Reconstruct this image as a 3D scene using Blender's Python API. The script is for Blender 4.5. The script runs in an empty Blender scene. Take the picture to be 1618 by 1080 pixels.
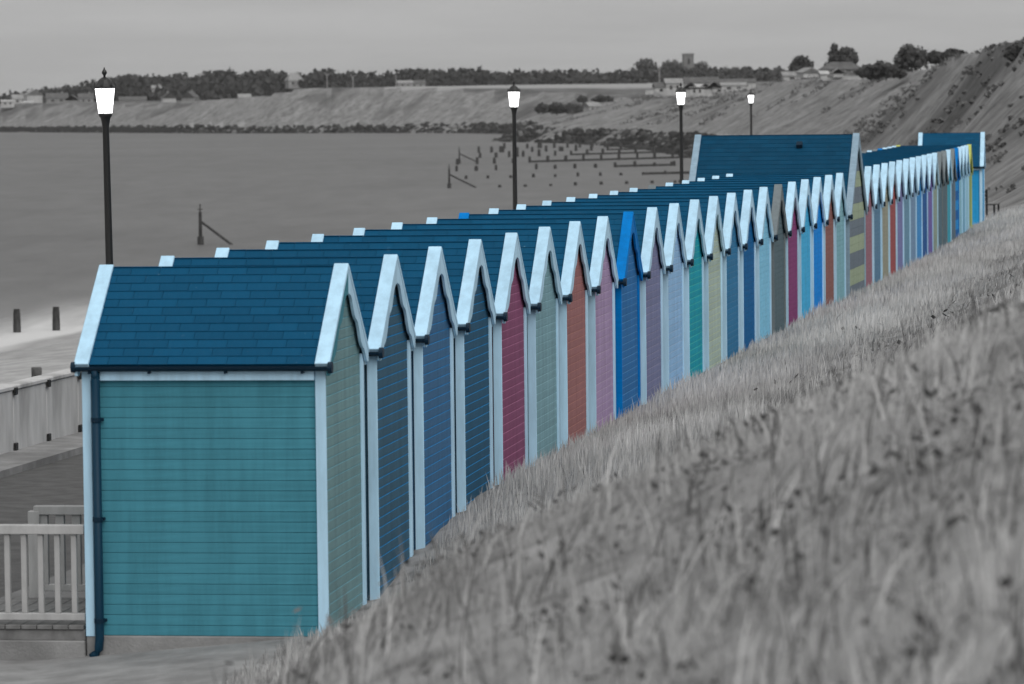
import bpy, math, random
import numpy as np
from mathutils import Matrix, Vector

random.seed(7)
rng = np.random.default_rng(11)
scene = bpy.context.scene
COL = scene.collection

# ------------------------------------------------------------------ camera
FPX, TH, ROLL, CZ = 6500.0, math.atan(376 / 6500.0), 0.011, 5.0
cam_d = bpy.data.cameras.new("camera")
cam = bpy.data.objects.new("camera", cam_d)
COL.objects.link(cam)
scene.camera = cam
cam_d.sensor_width = 36.0
cam_d.lens = FPX / 1618.0 * 36.0
cam_d.clip_start = 0.5
cam_d.clip_end = 9000.0
cam_d.dof.use_dof = True
cam_d.dof.focus_distance = 54.0
cam_d.dof.aperture_fstop = cam_d.lens / 34.0
fw = Vector((0, math.cos(TH), -math.sin(TH)))
up0 = Vector((0, math.sin(TH), math.cos(TH)))
rt0 = Vector((1, 0, 0))
rt = rt0 * math.cos(ROLL) - up0 * math.sin(ROLL)
up = rt0 * math.sin(ROLL) + up0 * math.cos(ROLL)
m = Matrix.Identity(4)
for i in range(3):
    m[i][0], m[i][1], m[i][2] = rt[i], up[i], -fw[i]
m[2][3] = CZ
cam.matrix_world = m

# ------------------------------------------------------------------ sky, sun, exposure
SUN_AZ, SUN_EL = math.radians(158), math.radians(42)      # azimuth from +Y towards +X: behind the camera, to its right
CLOUD = 6.0
world = bpy.data.worlds.new("World")
scene.world = world
world.use_nodes = True
wn, wl = world.node_tree.nodes, world.node_tree.links
wn.clear()
w_out = wn.new("ShaderNodeOutputWorld")
w_bg = wn.new("ShaderNodeBackground")
w_sky = wn.new("ShaderNodeTexSky")
w_sky.sky_type = 'NISHITA'
w_sky.sun_disc = False
w_sky.sun_elevation = SUN_EL
w_sky.sun_rotation = SUN_AZ
w_sky.air_density = 1.0
w_sky.dust_density = 1.0
w_sky.altitude = 10
w_bw = wn.new("ShaderNodeRGBToBW")
w_tc = wn.new("ShaderNodeTexCoord")
w_map = wn.new("ShaderNodeMapping")
w_map.inputs['Scale'].default_value = (14, 14, 170)
w_noise = wn.new("ShaderNodeTexNoise")
w_noise.inputs['Scale'].default_value = 1.0
w_noise.inputs['Detail'].default_value = 5.0
w_noise.inputs['Roughness'].default_value = 0.55
w_mr = wn.new("ShaderNodeMapRange")
w_mr.inputs[1].default_value = 0.35
w_mr.inputs[2].default_value = 0.62
w_mr.inputs[3].default_value = 0.90
w_mr.inputs[4].default_value = 1.03
w_mul = wn.new("ShaderNodeMath")
w_mul.operation = 'MULTIPLY'
# overcast: an even cloud deck, brighter overhead than at the horizon as overcast skies are, over a little of the clear-sky light
w_sep = wn.new("ShaderNodeSeparateXYZ")
w_el = wn.new("ShaderNodeMapRange")
w_el.inputs[1].default_value = 0.0
w_el.inputs[2].default_value = 1.0
w_el.inputs[3].default_value = CLOUD
w_el.inputs[4].default_value = CLOUD * 3.0
w_scl = wn.new("ShaderNodeMath")
w_scl.operation = 'MULTIPLY'
w_scl.inputs[1].default_value = 0.5
w_add = wn.new("ShaderNodeMath")
w_add.operation = 'ADD'
wl.new(w_tc.outputs['Generated'], w_map.inputs[0])
wl.new(w_tc.outputs['Generated'], w_sep.inputs[0])
wl.new(w_sep.outputs[2], w_el.inputs[0])
wl.new(w_map.outputs[0], w_noise.inputs['Vector'])
wl.new(w_noise.outputs['Fac'], w_mr.inputs[0])
wl.new(w_sky.outputs[0], w_bw.inputs[0])
wl.new(w_bw.outputs[0], w_scl.inputs[0])
wl.new(w_scl.outputs[0], w_add.inputs[0])
wl.new(w_el.outputs[0], w_mul.inputs[0])
wl.new(w_mr.outputs[0], w_mul.inputs[1])
wl.new(w_mul.outputs[0], w_add.inputs[1])
wl.new(w_add.outputs[0], w_bg.inputs['Color'])
w_bg.inputs['Strength'].default_value = 0.05
wl.new(w_bg.outputs[0], w_out.inputs[0])

sun_d = bpy.data.lights.new("sun", 'SUN')
sun_d.energy = 1.45
sun_d.angle = math.radians(50)
sun_d.color = (1.0, 0.985, 0.96)
sun = bpy.data.objects.new("sun", sun_d)
COL.objects.link(sun)
sdir = Vector((math.sin(SUN_AZ) * math.cos(SUN_EL), math.cos(SUN_AZ) * math.cos(SUN_EL), math.sin(SUN_EL)))
sun.rotation_euler = sdir.to_track_quat('Z', 'Y').to_euler()

scene.view_settings.view_transform = 'Standard'
scene.view_settings.look = 'None'
scene.view_settings.exposure = 0.0
scene.view_settings.gamma = 1.0
scene.view_settings.use_curve_mapping = False
scene.cycles.use_denoising = True
scene.cycles.max_bounces = 6

# ------------------------------------------------------------------ helpers
def at(px, py, Y):
    """world point on the sight line of a photograph pixel, at distance Y"""
    u, v = (px - 809) / FPX, (py - 540) / FPX
    u0 = math.cos(ROLL) * u - math.sin(ROLL) * v
    v0 = math.sin(ROLL) * u + math.cos(ROLL) * v
    d = (u0, math.cos(TH) - v0 * math.sin(TH), -math.sin(TH) - v0 * math.cos(TH))
    k = Y / d[1]
    return Vector((d[0] * k, Y, CZ + d[2] * k))

def lin(h):
    h = h.lstrip('#')
    out = []
    for i in (0, 2, 4):
        c = int(h[i:i + 2], 16) / 255
        out.append(c / 12.92 if c <= 0.04045 else ((c + 0.055) / 1.055) ** 2.4)
    return out

def new_mesh(name, verts, faces, mats=(), smooth=False, mat_idx=None):
    me = bpy.data.meshes.new(name)
    me.from_pydata([tuple(v) for v in verts], [], faces)
    for mt in mats:
        me.materials.append(mt)
    if mat_idx is not None:
        me.polygons.foreach_set('material_index', mat_idx)
    if smooth:
        me.polygons.foreach_set('use_smooth', [True] * len(me.polygons))
    me.update()
    return me

def obj(name, me, parent=None, loc=(0, 0, 0), rz=0.0, mats=None, scale=None):
    o = bpy.data.objects.new(name, me)
    COL.objects.link(o)
    o.location = loc
    if rz:
        o.rotation_euler = (0, 0, rz)
    if scale:
        o.scale = scale
    if parent is not None:
        o.parent = parent
    if mats:
        for i, mt in enumerate(mats):
            o.material_slots[i].link = 'OBJECT'
            o.material_slots[i].material = mt
    return o

def empty(name, loc, rz=0.0):
    o = bpy.data.objects.new(name, None)
    COL.objects.link(o)
    o.empty_display_size = 0.3
    o.location = loc
    o.rotation_euler = (0, 0, rz)
    return o

def tag(o, label, cat=None, group=None, kind=None):
    if label:
        o['label'] = label
    if cat:
        o['category'] = cat
    if group:
        o['group'] = group
    if kind:
        o['kind'] = kind
    return o

BOXF = [(0, 3, 2, 1), (4, 5, 6, 7), (0, 1, 5, 4), (1, 2, 6, 5), (2, 3, 7, 6), (3, 0, 4, 7)]
def boxv(x0, x1, y0, y1, z0, z1):
    return [(x0, y0, z0), (x1, y0, z0), (x1, y1, z0), (x0, y1, z0), (x0, y0, z1), (x1, y0, z1), (x1, y1, z1), (x0, y1, z1)]

class MB:
    def __init__(s):
        s.v, s.f, s.mi = [], [], []
    def add(s, v, f, mi=0):
        n = len(s.v)
        s.v += [tuple(p) for p in v]
        s.f += [tuple(i + n for i in q) for q in f]
        s.mi += [mi] * len(f)
        return s
    def box(s, x0, x1, y0, y1, z0, z1, mi=0, mat=None):
        v = boxv(x0, x1, y0, y1, z0, z1)
        if mat is not None:
            v = [mat @ Vector(p) for p in v]
        return s.add(v, BOXF, mi)
    def bbox(s, x0, x1, y0, y1, z0, z1, b=0.006, mi=0, mat=None):
        """box with chamfered edges"""
        vs = []
        xs, ys, zs = (x0, x1), (y0, y1), (z0, z1)
        idx = {}
        for i in (0, 1):
            for j in (0, 1):
                for k in (0, 1):
                    sx, sy, sz = (1 - 2 * i), (1 - 2 * j), (1 - 2 * k)
                    c = (xs[i], ys[j], zs[k])
                    idx[i, j, k, 'x'] = len(vs); vs.append((c[0], c[1] + sy * b, c[2] + sz * b))
                    idx[i, j, k, 'y'] = len(vs); vs.append((c[0] + sx * b, c[1], c[2] + sz * b))
                    idx[i, j, k, 'z'] = len(vs); vs.append((c[0] + sx * b, c[1] + sy * b, c[2]))
        fs = []
        for i in (0, 1):
            q = [idx[i, 0, 0, 'x'], idx[i, 0, 1, 'x'], idx[i, 1, 1, 'x'], idx[i, 1, 0, 'x']]
            fs.append(q if i == 0 else q[::-1])
            q = [idx[0, i, 0, 'y'], idx[1, i, 0, 'y'], idx[1, i, 1, 'y'], idx[0, i, 1, 'y']]
            fs.append(q if i == 0 else q[::-1])
            q = [idx[0, 0, i, 'z'], idx[0, 1, i, 'z'], idx[1, 1, i, 'z'], idx[1, 0, i, 'z']]
            fs.append(q if i == 0 else q[::-1])
        for i in (0, 1):
            for j in (0, 1):
                fl = (i + j) % 2
                q = [idx[i, j, 0, 'x'], idx[i, j, 0, 'y'], idx[i, j, 1, 'y'], idx[i, j, 1, 'x']]
                fs.append(q if fl else q[::-1])
                q = [idx[i, 0, j, 'x'], idx[i, 0, j, 'z'], idx[i, 1, j, 'z'], idx[i, 1, j, 'x']]
                fs.append(q[::-1] if fl else q)
                q = [idx[0, i, j, 'y'], idx[0, i, j, 'z'], idx[1, i, j, 'z'], idx[1, i, j, 'y']]
                fs.append(q if fl else q[::-1])
        for i in (0, 1):
            for j in (0, 1):
                for k in (0, 1):
                    t = [idx[i, j, k, a] for a in 'xyz']
                    fs.append(t if (i + j + k) % 2 else t[::-1])
        if mat is not None:
            vs = [mat @ Vector(p) for p in vs]
        return s.add(vs, fs, mi)
    def tube(s, pts, rad, n=10, mi=0, caps=True):
        pts = [Vector(p) for p in pts]
        rad = rad if isinstance(rad, (list, tuple)) else [rad] * len(pts)
        rings = []
        for i, p in enumerate(pts):
            a, b = pts[max(i - 1, 0)], pts[min(i + 1, len(pts) - 1)]
            t = (b - a).normalized()
            ref = Vector((0, 0, 1)) if abs(t.z) < 0.9 else Vector((1, 0, 0))
            x = t.cross(ref).normalized()
            y = t.cross(x)
            rings.append([p + (x * math.cos(2 * math.pi * k / n) + y * math.sin(2 * math.pi * k / n)) * rad[i] for k in range(n)])
        vs = [q for r in rings for q in r]
        fs = []
        for i in range(len(pts) - 1):
            for k in range(n):
                fs.append((i * n + k, i * n + (k + 1) % n, (i + 1) * n + (k + 1) % n, (i + 1) * n + k))
        if caps:
            fs.append(tuple(range(n))[::-1])
            fs.append(tuple((len(pts) - 1) * n + k for k in range(n)))
        return s.add(vs, fs, mi)
    def lathe(s, prof, n=8, mi=0, phase=0.0, cx=0, cy=0):
        vs, fs = [], []
        for r, z in prof:
            for k in range(n):
                a = 2 * math.pi * k / n + phase
                vs.append((cx + r * math.cos(a), cy + r * math.sin(a), z))
        for i in range(len(prof) - 1):
            for k in range(n):
                fs.append((i * n + k, i * n + (k + 1) % n, (i + 1) * n + (k + 1) % n, (i + 1) * n + k))
        fs.append(tuple(range(n))[::-1])
        fs.append(tuple((len(prof) - 1) * n + k for k in range(n)))
        return s.add(vs, fs, mi)
    def mesh(s, name, mats=(None,), smooth=False):
        return new_mesh(name, s.v, s.f, mats, smooth, s.mi)

def tri_mesh(name, V, tris, mats, tone=None, quads=None):
    """fast numpy mesh: V (n,3), tris (m,3)"""
    me = bpy.data.meshes.new(name)
    me.vertices.add(len(V))
    me.vertices.foreach_set('co', V.astype(np.float32).ravel())
    F = tris if quads is None else quads
    k = F.shape[1]
    me.loops.add(F.size)
    me.loops.foreach_set('vertex_index', F.astype(np.int32).ravel())
    me.polygons.add(len(F))
    me.polygons.foreach_set('loop_start', np.arange(0, F.size, k, dtype=np.int32))
    for mt in mats:
        me.materials.append(mt)
    if tone is not None:
        for nm, arr in tone.items():
            a = me.attributes.new(nm, 'FLOAT', 'POINT')
            a.data.foreach_set('value', arr.astype(np.float32))
    me.update(calc_edges=True)
    me.validate()
    return me

# numpy value noise -------------------------------------------------
_perm = rng.random((256, 256))
def vnoise(x, y):
    xi, yi = np.floor(x).astype(int), np.floor(y).astype(int)
    fx, fy = x - xi, y - yi
    fx, fy = fx * fx * (3 - 2 * fx), fy * fy * (3 - 2 * fy)
    g = lambda a, b: _perm[a & 255, b & 255]
    return (g(xi, yi) * (1 - fx) + g(xi + 1, yi) * fx) * (1 - fy) + (g(xi, yi + 1) * (1 - fx) + g(xi + 1, yi + 1) * fx) * fy
def fbm(x, y, o=4):
    s, a, t = 0, 1.0, 0
    for i in range(o):
        s = s + a * vnoise(x * 2 ** i + 17.3 * i, y * 2 ** i + 9.1 * i)
        t += a
        a *= 0.5
    return s / t - 0.5

# ------------------------------------------------------------------ materials
def mat(name, col=(0.5, 0.5, 0.5), rough=0.6, spec=0.3):
    mt = bpy.data.materials.new(name)
    mt.use_nodes = True
    b = mt.node_tree.nodes['Principled BSDF']
    b.inputs['Base Color'].default_value = (*col[:3], 1)
    b.inputs['Roughness'].default_value = rough
    b.inputs['Specular IOR Level'].default_value = spec
    return mt

def N(mt, kind, **kw):
    n = mt.node_tree.nodes.new(kind)
    for k, v in kw.items():
        setattr(n, k, v)
    return n

def L(mt, a, b):
    mt.node_tree.links.new(a, b)

def noisy(name, c0, c1, scale, rough=0.7, spec=0.2, detail=5, stretch=(1, 1, 1), lo=0.35, hi=0.65, bump=0.0, bscale=None, coords='Object', second=None):
    """two-colour mottled material with optional bump; second = (colour, scale, lo, hi) patches on top"""
    mt = mat(name, c0, rough, spec)
    b = mt.node_tree.nodes['Principled BSDF']
    tc = N(mt, 'ShaderNodeTexCoord')
    mp = N(mt, 'ShaderNodeMapping')
    mp.inputs['Scale'].default_value = stretch
    L(mt, tc.outputs[coords], mp.inputs[0])
    n = N(mt, 'ShaderNodeTexNoise')
    n.inputs['Scale'].default_value = scale
    n.inputs['Detail'].default_value = detail
    n.inputs['Roughness'].default_value = 0.6
    L(mt, mp.outputs[0], n.inputs['Vector'])
    r = N(mt, 'ShaderNodeValToRGB')
    r.color_ramp.elements[0].position, r.color_ramp.elements[1].position = lo, hi
    r.color_ramp.elements[0].color = (*c0[:3], 1)
    r.color_ramp.elements[1].color = (*c1[:3], 1)
    L(mt, n.outputs['Fac'], r.inputs[0])
    out = r.outputs[0]
    if second:
        c2, s2, l2, h2 = second
        n2 = N(mt, 'ShaderNodeTexNoise')
        n2.inputs['Scale'].default_value = s2
        n2.inputs['Detail'].default_value = 4
        L(mt, mp.outputs[0], n2.inputs['Vector'])
        m2 = N(mt, 'ShaderNodeMapRange')
        m2.inputs[1].default_value, m2.inputs[2].default_value = l2, h2
        L(mt, n2.outputs['Fac'], m2.inputs[0])
        mx = N(mt, 'ShaderNodeMixRGB')
        mx.inputs[2].default_value = (*c2[:3], 1)
        L(mt, m2.outputs[0], mx.inputs[0])
        L(mt, out, mx.inputs[1])
        out = mx.outputs[0]
    L(mt, out, b.inputs['Base Color'])
    if bump:
        n3 = N(mt, 'ShaderNodeTexNoise')
        n3.inputs['Scale'].default_value = bscale or scale * 4
        n3.inputs['Detail'].default_value = 4
        L(mt, mp.outputs[0], n3.inputs['Vector'])
        bp = N(mt, 'ShaderNodeBump')
        bp.inputs['Strength'].default_value = bump
        bp.inputs['Distance'].default_value = 0.02
        L(mt, n3.outputs['Fac'], bp.inputs['Height'])
        L(mt, bp.outputs[0], b.inputs['Normal'])
    return mt

def grey(v):
    return (v, v, v)

def paint(name, c, rough=0.6, streak=1.0):
    """weathered gloss paint on boards: faint streaks, per-board tint, fine grain"""
    mt = mat(name, c, rough, 0.06)
    b = mt.node_tree.nodes['Principled BSDF']
    tc = N(mt, 'ShaderNodeTexCoord')
    mp = N(mt, 'ShaderNodeMapping')
    mp.inputs['Scale'].default_value = (1.5, 1.5, 12) if streak == 1.0 else (3, 3, 1.5)
    L(mt, tc.outputs['Object'], mp.inputs[0])
    n = N(mt, 'ShaderNodeTexNoise')
    n.inputs['Scale'].default_value = 3.0
    n.inputs['Detail'].default_value = 6
    L(mt, mp.outputs[0], n.inputs['Vector'])
    oi = N(mt, 'ShaderNodeObjectInfo')
    a = N(mt, 'ShaderNodeMath', operation='MULTIPLY_ADD')
    a.inputs[1].default_value = 0.10
    a.inputs[2].default_value = 0.89
    L(mt, oi.outputs['Random'], a.inputs[0])
    a2 = N(mt, 'ShaderNodeMapRange')
    a2.inputs[1].default_value, a2.inputs[2].default_value = 0.3, 0.7
    a2.inputs[3].default_value, a2.inputs[4].default_value = 1 - 0.09 * streak, 1 + 0.07 * streak
    L(mt, n.outputs['Fac'], a2.inputs[0])
    mu0 = N(mt, 'ShaderNodeMath', operation='MULTIPLY')
    L(mt, a.outputs[0], mu0.inputs[0])
    L(mt, a2.outputs[0], mu0.inputs[1])
    # rain streaks and blotches of dirt running over the boards
    geo = N(mt, 'ShaderNodeNewGeometry')
    mpw = N(mt, 'ShaderNodeMapping')
    mpw.inputs['Scale'].default_value = (7, 7, 0.8)
    L(mt, geo.outputs['Position'], mpw.inputs[0])
    nw = N(mt, 'ShaderNodeTexNoise')
    nw.inputs['Scale'].default_value = 1.0
    nw.inputs['Detail'].default_value = 6
    nw.inputs['Roughness'].default_value = 0.65
    L(mt, mpw.outputs[0], nw.inputs['Vector'])
    mw = N(mt, 'ShaderNodeMapRange')
    mw.inputs[1].default_value, mw.inputs[2].default_value = 0.32, 0.60
    mw.inputs[3].default_value, mw.inputs[4].default_value = 0.83, 1.03
    L(mt, nw.outputs['Fac'], mw.inputs[0])
    mu = N(mt, 'ShaderNodeMath', operation='MULTIPLY')
    L(mt, mu0.outputs[0], mu.inputs[0])
    L(mt, mw.outputs[0], mu.inputs[1])
    mx = N(mt, 'ShaderNodeMixRGB', blend_type='MULTIPLY')
    mx.inputs[0].default_value = 1
    mx.inputs[1].default_value = (*c[:3], 1)
    L(mt, mu.outputs[0], mx.inputs[2])
    L(mt, mx.outputs[0], b.inputs['Base Color'])
    bp = N(mt, 'ShaderNodeBump')
    bp.inputs['Strength'].default_value = 0.15 * streak
    bp.inputs['Distance'].default_value = 0.004
    L(mt, n.outputs['Fac'], bp.inputs['Height'])
    L(mt, bp.outputs[0], b.inputs['Normal'])
    return mt

def tone_mat(name, rough=0.85, attr='tone', spec=0.1, transl=0.0):
    mt = mat(name, grey(0.2), rough, spec)
    b = mt.node_tree.nodes['Principled BSDF']
    at_ = N(mt, 'ShaderNodeAttribute', attribute_name=attr)
    L(mt, at_.outputs['Fac'], b.inputs['Base Color'])
    return mt

M = {}
def shingle_material(c=(0.0045, 0.080, 0.170, 1)):
    mt = mat('blue_shingle', (0.01, 0.07, 0.16), 0.85, 0.10)
    b = mt.node_tree.nodes['Principled BSDF']
    oi = N(mt, 'ShaderNodeObjectInfo')
    ge = N(mt, 'ShaderNodeNewGeometry')
    ad = N(mt, 'ShaderNodeMath', operation='ADD')
    L(mt, oi.outputs['Random'], ad.inputs[0])
    L(mt, ge.outputs['Random Per Island'], ad.inputs[1])
    fr = N(mt, 'ShaderNodeMath', operation='FRACT')
    L(mt, ad.outputs[0], fr.inputs[0])
    tc = N(mt, 'ShaderNodeTexCoord')
    n = N(mt, 'ShaderNodeTexNoise')
    n.inputs['Scale'].default_value = 260
    n.inputs['Detail'].default_value = 2
    L(mt, tc.outputs['Object'], n.inputs['Vector'])
    n2 = N(mt, 'ShaderNodeTexNoise')
    n2.inputs['Scale'].default_value = 5
    L(mt, tc.outputs['Object'], n2.inputs['Vector'])
    s1 = N(mt, 'ShaderNodeMath', operation='MULTIPLY_ADD')
    s1.inputs[1].default_value = 0.16
    s1.inputs[2].default_value = 0.52
    L(mt, fr.outputs[0], s1.inputs[0])
    s2 = N(mt, 'ShaderNodeMath', operation='MULTIPLY_ADD')
    s2.inputs[1].default_value = 0.25
    L(mt, n.outputs['Fac'], s2.inputs[0])
    L(mt, s1.outputs[0], s2.inputs[2])
    s3 = N(mt, 'ShaderNodeMath', operation='MULTIPLY_ADD')
    s3.inputs[1].default_value = 0.25
    L(mt, n2.outputs['Fac'], s3.inputs[0])
    L(mt, s2.outputs[0], s3.inputs[2])
    mx = N(mt, 'ShaderNodeMixRGB', blend_type='MULTIPLY')
    mx.inputs[0].default_value = 1
    mx.inputs[1].default_value = c
    L(mt, s3.outputs[0], mx.inputs[2])
    ns = N(mt, 'ShaderNodeTexNoise')
    ns.inputs['Scale'].default_value = 16
    ns.inputs['Detail'].default_value = 3
    L(mt, ge.outputs['Position'], ns.inputs['Vector'])
    ms = N(mt, 'ShaderNodeMapRange')
    ms.inputs[1].default_value, ms.inputs[2].default_value = 0.72, 0.80
    ms.inputs[4].default_value = 0.55
    L(mt, ns.outputs['Fac'], ms.inputs[0])
    mx3 = N(mt, 'ShaderNodeMixRGB')
    mx3.inputs[2].default_value = (0.12, 0.24, 0.32, 1)
    L(mt, ms.outputs[0], mx3.inputs[0])
    L(mt, mx.outputs[0], mx3.inputs[1])
    L(mt, mx3.outputs[0], b.inputs['Base Color'])
    bp = N(mt, 'ShaderNodeBump')
    bp.inputs['Strength'].default_value = 0.3
    bp.inputs['Distance'].default_value = 0.003
    L(mt, n.outputs['Fac'], bp.inputs['Height'])
    L(mt, bp.outputs[0], b.inputs['Normal'])
    return mt
M['shingle'] = shingle_material()
M['shingle_dark'] = shingle_material((0.0035, 0.060, 0.125, 1))
M['white'] = paint('white_paint', (0.51, 0.77, 0.96), streak=0.5)
M['whitevert'] = M['white']
M['navy'] = mat('navy_plastic', (0.002, 0.018, 0.038), 0.5, 0.2)
M['pipe'] = mat('blue_pipe', (0.002, 0.030, 0.060), 0.5, 0.2)
M['concrete'] = noisy('concrete', grey(0.20), grey(0.30), 2.2, 0.9, 0.1, bump=0.4, bscale=40, second=(grey(0.15), 0.8, 0.55, 0.75))
M['wall_conc'] = noisy('sea_wall_concrete', grey(0.44), grey(0.54), 6, 0.9, 0.1, bump=0.3, bscale=30, stretch=(1, 1, 0.25), second=(grey(0.30), 2.0, 0.52, 0.72))
M['asphalt'] = noisy('asphalt', grey(0.075), grey(0.11), 3, 0.9, 0.15, bump=0.3, bscale=80)
M['paving'] = noisy('pale_paving', grey(0.15), grey(0.19), 1.4, 0.9, 0.15, bump=0.2, bscale=50)
M['sand'] = noisy('sand', grey(0.26), grey(0.42), 0.9, 0.95, 0.05, detail=8, bump=0.6, bscale=3, second=(grey(0.17), 3.5, 0.60, 0.75))
M['railwood'] = noisy('rail_wood', grey(0.34), grey(0.46), 6, 0.7, 0.2, stretch=(1, 1, 0.3))
M['deckwood'] = noisy('deck_wood', grey(0.13), grey(0.20), 8, 0.8, 0.2)
M['post'] = noisy('wet_timber', grey(0.030), grey(0.075), 5, 0.8, 0.2, stretch=(1, 1, 0.3))
M['postgrey'] = noisy('weathered_timber', grey(0.06), grey(0.13), 6, 0.9, 0.1, stretch=(1, 1, 0.4))
M['iron'] = mat('black_iron', grey(0.012), 0.45, 0.5)
M['grass'] = tone_mat('dry_grass')
M['leaf'] = tone_mat('foliage')
M['rock'] = tone_mat('rock', 0.9)
M['bark'] = mat('bark', grey(0.05), 0.9, 0.1)
M['farwhite'] = noisy('far_white_wall', grey(0.36), grey(0.48), 0.6, 0.8, 0.1)
M['fargrey'] = noisy('far_grey_wall', grey(0.20), grey(0.28), 0.6, 0.8, 0.1)
M['farroof'] = noisy('far_roof', grey(0.085), grey(0.13), 0.8, 0.8, 0.1)
M['farroof2'] = noisy('far_pale_roof', grey(0.22), grey(0.30), 0.8, 0.8, 0.1)
M['farglass'] = mat('far_window', grey(0.03), 0.2, 0.5)
M['flint'] = noisy('church_flint', grey(0.14), grey(0.2), 0.7, 0.9, 0.1)

# ------------------------------------------------------------------ plan of the coast
ROW0 = np.array([-1.489, 37.7])
ROWA = math.atan2(0.388, 2.11)            # direction of the hut row, from +Y towards +X
RD = np.array([math.sin(ROWA), math.cos(ROWA)])
RN = np.array([math.cos(ROWA), -math.sin(ROWA)])   # to the right of the row (up the bank)

def bank_z(X, Y, rough=True):
    """height of the grassy bank that rises behind the huts"""
    X, Y = np.asarray(X, float), np.asarray(Y, float)
    bend = np.clip((Y - 84) / 46, 0, 2) ** 1.5 * 0.75      # the row bends a little to the left of its own tangent
    s = (X - ROW0[0] + bend) * RN[0] + (Y - ROW0[1]) * RN[1]
    t = Y
    b = np.interp(t, [0, 28, 34.5, 37, 39, 41, 44, 50, 60, 75, 140], [0.35, 0.27, 0.235, 0.275, 0.34, 0.57, 0.82, 0.86, 0.94, 1.03, 1.0])
    sl1 = np.interp(t, [8, 25, 36, 60], [0.40, 0.40, 0.26, 0.19])
    z = b + np.where(s > 0, sl1 * np.minimum(s, 3.0), 0)
    z = z + np.where(s > 3.0, 0.43 * (np.minimum(s, 9.0) - 3.0), 0)
    z = z + np.where(s > 9.0, 0.47 * (s - 9.0), 0)
    z = z + 0.68 * np.interp(Y, [9, 14, 19, 21, 27], [0, .5, 1, .95, 0]) * np.clip((s - 2.6) / 2.0, 0, 1)     # hummock in the foreground
    z = np.where(s < 0, b + 0.25 * s, z)
    if rough:
        k = np.clip((s - 0.6) / 2.5, 0.15, 1)
        z = z + k * (0.24 * fbm(X / 3.1, Y / 3.6, 3) + 0.14 * fbm(X / 0.7, Y / 0.8, 3))
        z = z + 0.05 * fbm(X / 0.35, Y / 0.35, 2)
    return z, s

# foot of the cliffs: X, Y, run, top height, beach width
COAST = np.array([
    (11.0, 104, 24, 6.0, 34), (17.6, 140, 22, 6.3, 34), (23.5, 200, 13, 7.4, 30), (30.5, 303, 7.0, 9.1, 18), (35.0, 400, 8.5, 9.2, 8),
    (40, 500, 12, 8.9, 6), (41, 560, 15, 8.9, 6), (35, 645, 14, 8.6, 6), (33, 725, 16, 8.6, 6), (30, 800, 18, 7.5, 7),
    (22, 875, 20, 5.9, 8), (9, 925, 22, 6.0, 8), (6, 960, 22, 6.0, 8), (20, 1045, 22, 5.8, 9), (15, 1150, 22, 6.0, 9), (-5, 1235, 17, 8.6, 9),
    (-40, 1290, 15, 10.6, 8), (-80, 1335, 15, 11.0, 7), (-97, 1362, 14, 8.6, 6), (-130, 1440, 14, 6.9, 6), (-185, 1560, 13, 6.9, 6),
    (-250, 1660, 13, 7.2, 6), (-420, 1900, 13, 7, 6), (-900, 2700, 13, 7, 6)], float)
CT = np.concatenate([[0], np.cumsum(np.hypot(*np.diff(COAST[:, :2], axis=0).T))])

def coast(X, Y):
    """signed distance inland of the cliff foot, arc length along it"""
    best = np.full(X.shape, 1e18)
    sd = np.zeros(X.shape)
    tt = np.zeros(X.shape)
    for i in range(len(COAST) - 1):
        a, b = COAST[i, :2], COAST[i + 1, :2]
        e = b - a
        l2 = e @ e
        u = np.clip(((X - a[0]) * e[0] + (Y - a[1]) * e[1]) / l2, 0, 1)
        dx, dy = X - a[0] - u * e[0], Y - a[1] - u * e[1]
        d2 = dx * dx + dy * dy
        side = np.where(e[1] * (X - a[0]) - e[0] * (Y - a[1]) > 0, 1, -1)
        w = d2 < best
        best = np.where(w, d2, best)
        sd = np.where(w, side * np.sqrt(d2), sd)
        tt = np.where(w, CT[i] + u * math.sqrt(l2), tt)
    return sd, tt

SEA_Z = -3.5
def terrain(X, Y):
    X, Y = np.asarray(X, float), np.asarray(Y, float)
    d0, t = coast(X, Y)
    sc = np.clip(Y / 700, 0.35, 1.3)
    d = d0 + sc * (5.0 * fbm(t / 26, d0 / 60, 3) + 2.6 * fbm(t / 7, d0 / 40 + 5, 3))
    run = np.interp(t, CT, COAST[:, 2])
    top = np.interp(t, CT, COAST[:, 3])
    wb = np.interp(t, CT, COAST[:, 4])
    h = np.clip(d / run, 0, 1)
    prof = np.where(h < 0.9, h * 0.96, 0.864 + (h - 0.9) * 1.36)
    z = prof * top
    z = z + np.clip(h * 4, 0, 1) * np.clip((1 - h) * 6, 0, 1) * (1.1 * fbm(t / 4.5, h * 1.2, 3) + 0.5 * fbm(t / 1.6, h * 3, 2))
    z = z + np.where(h >= 1, 0.006 * np.minimum(d - run, 450) + 0.5 * fbm(X / 40, Y / 60, 3), 0)
    z = np.where(d < 0, np.maximum(3.7 * d / wb, -6), z)
    near = np.clip((235 - Y) / 30, 0, 1) * np.clip(-(d0 + 3) / 6, 0, 1)
    z = z - 1.2 * near
    z = z - 0.25 * np.clip((160 - Y) / 10, 0, 1)
    return z, d, t, h

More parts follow.
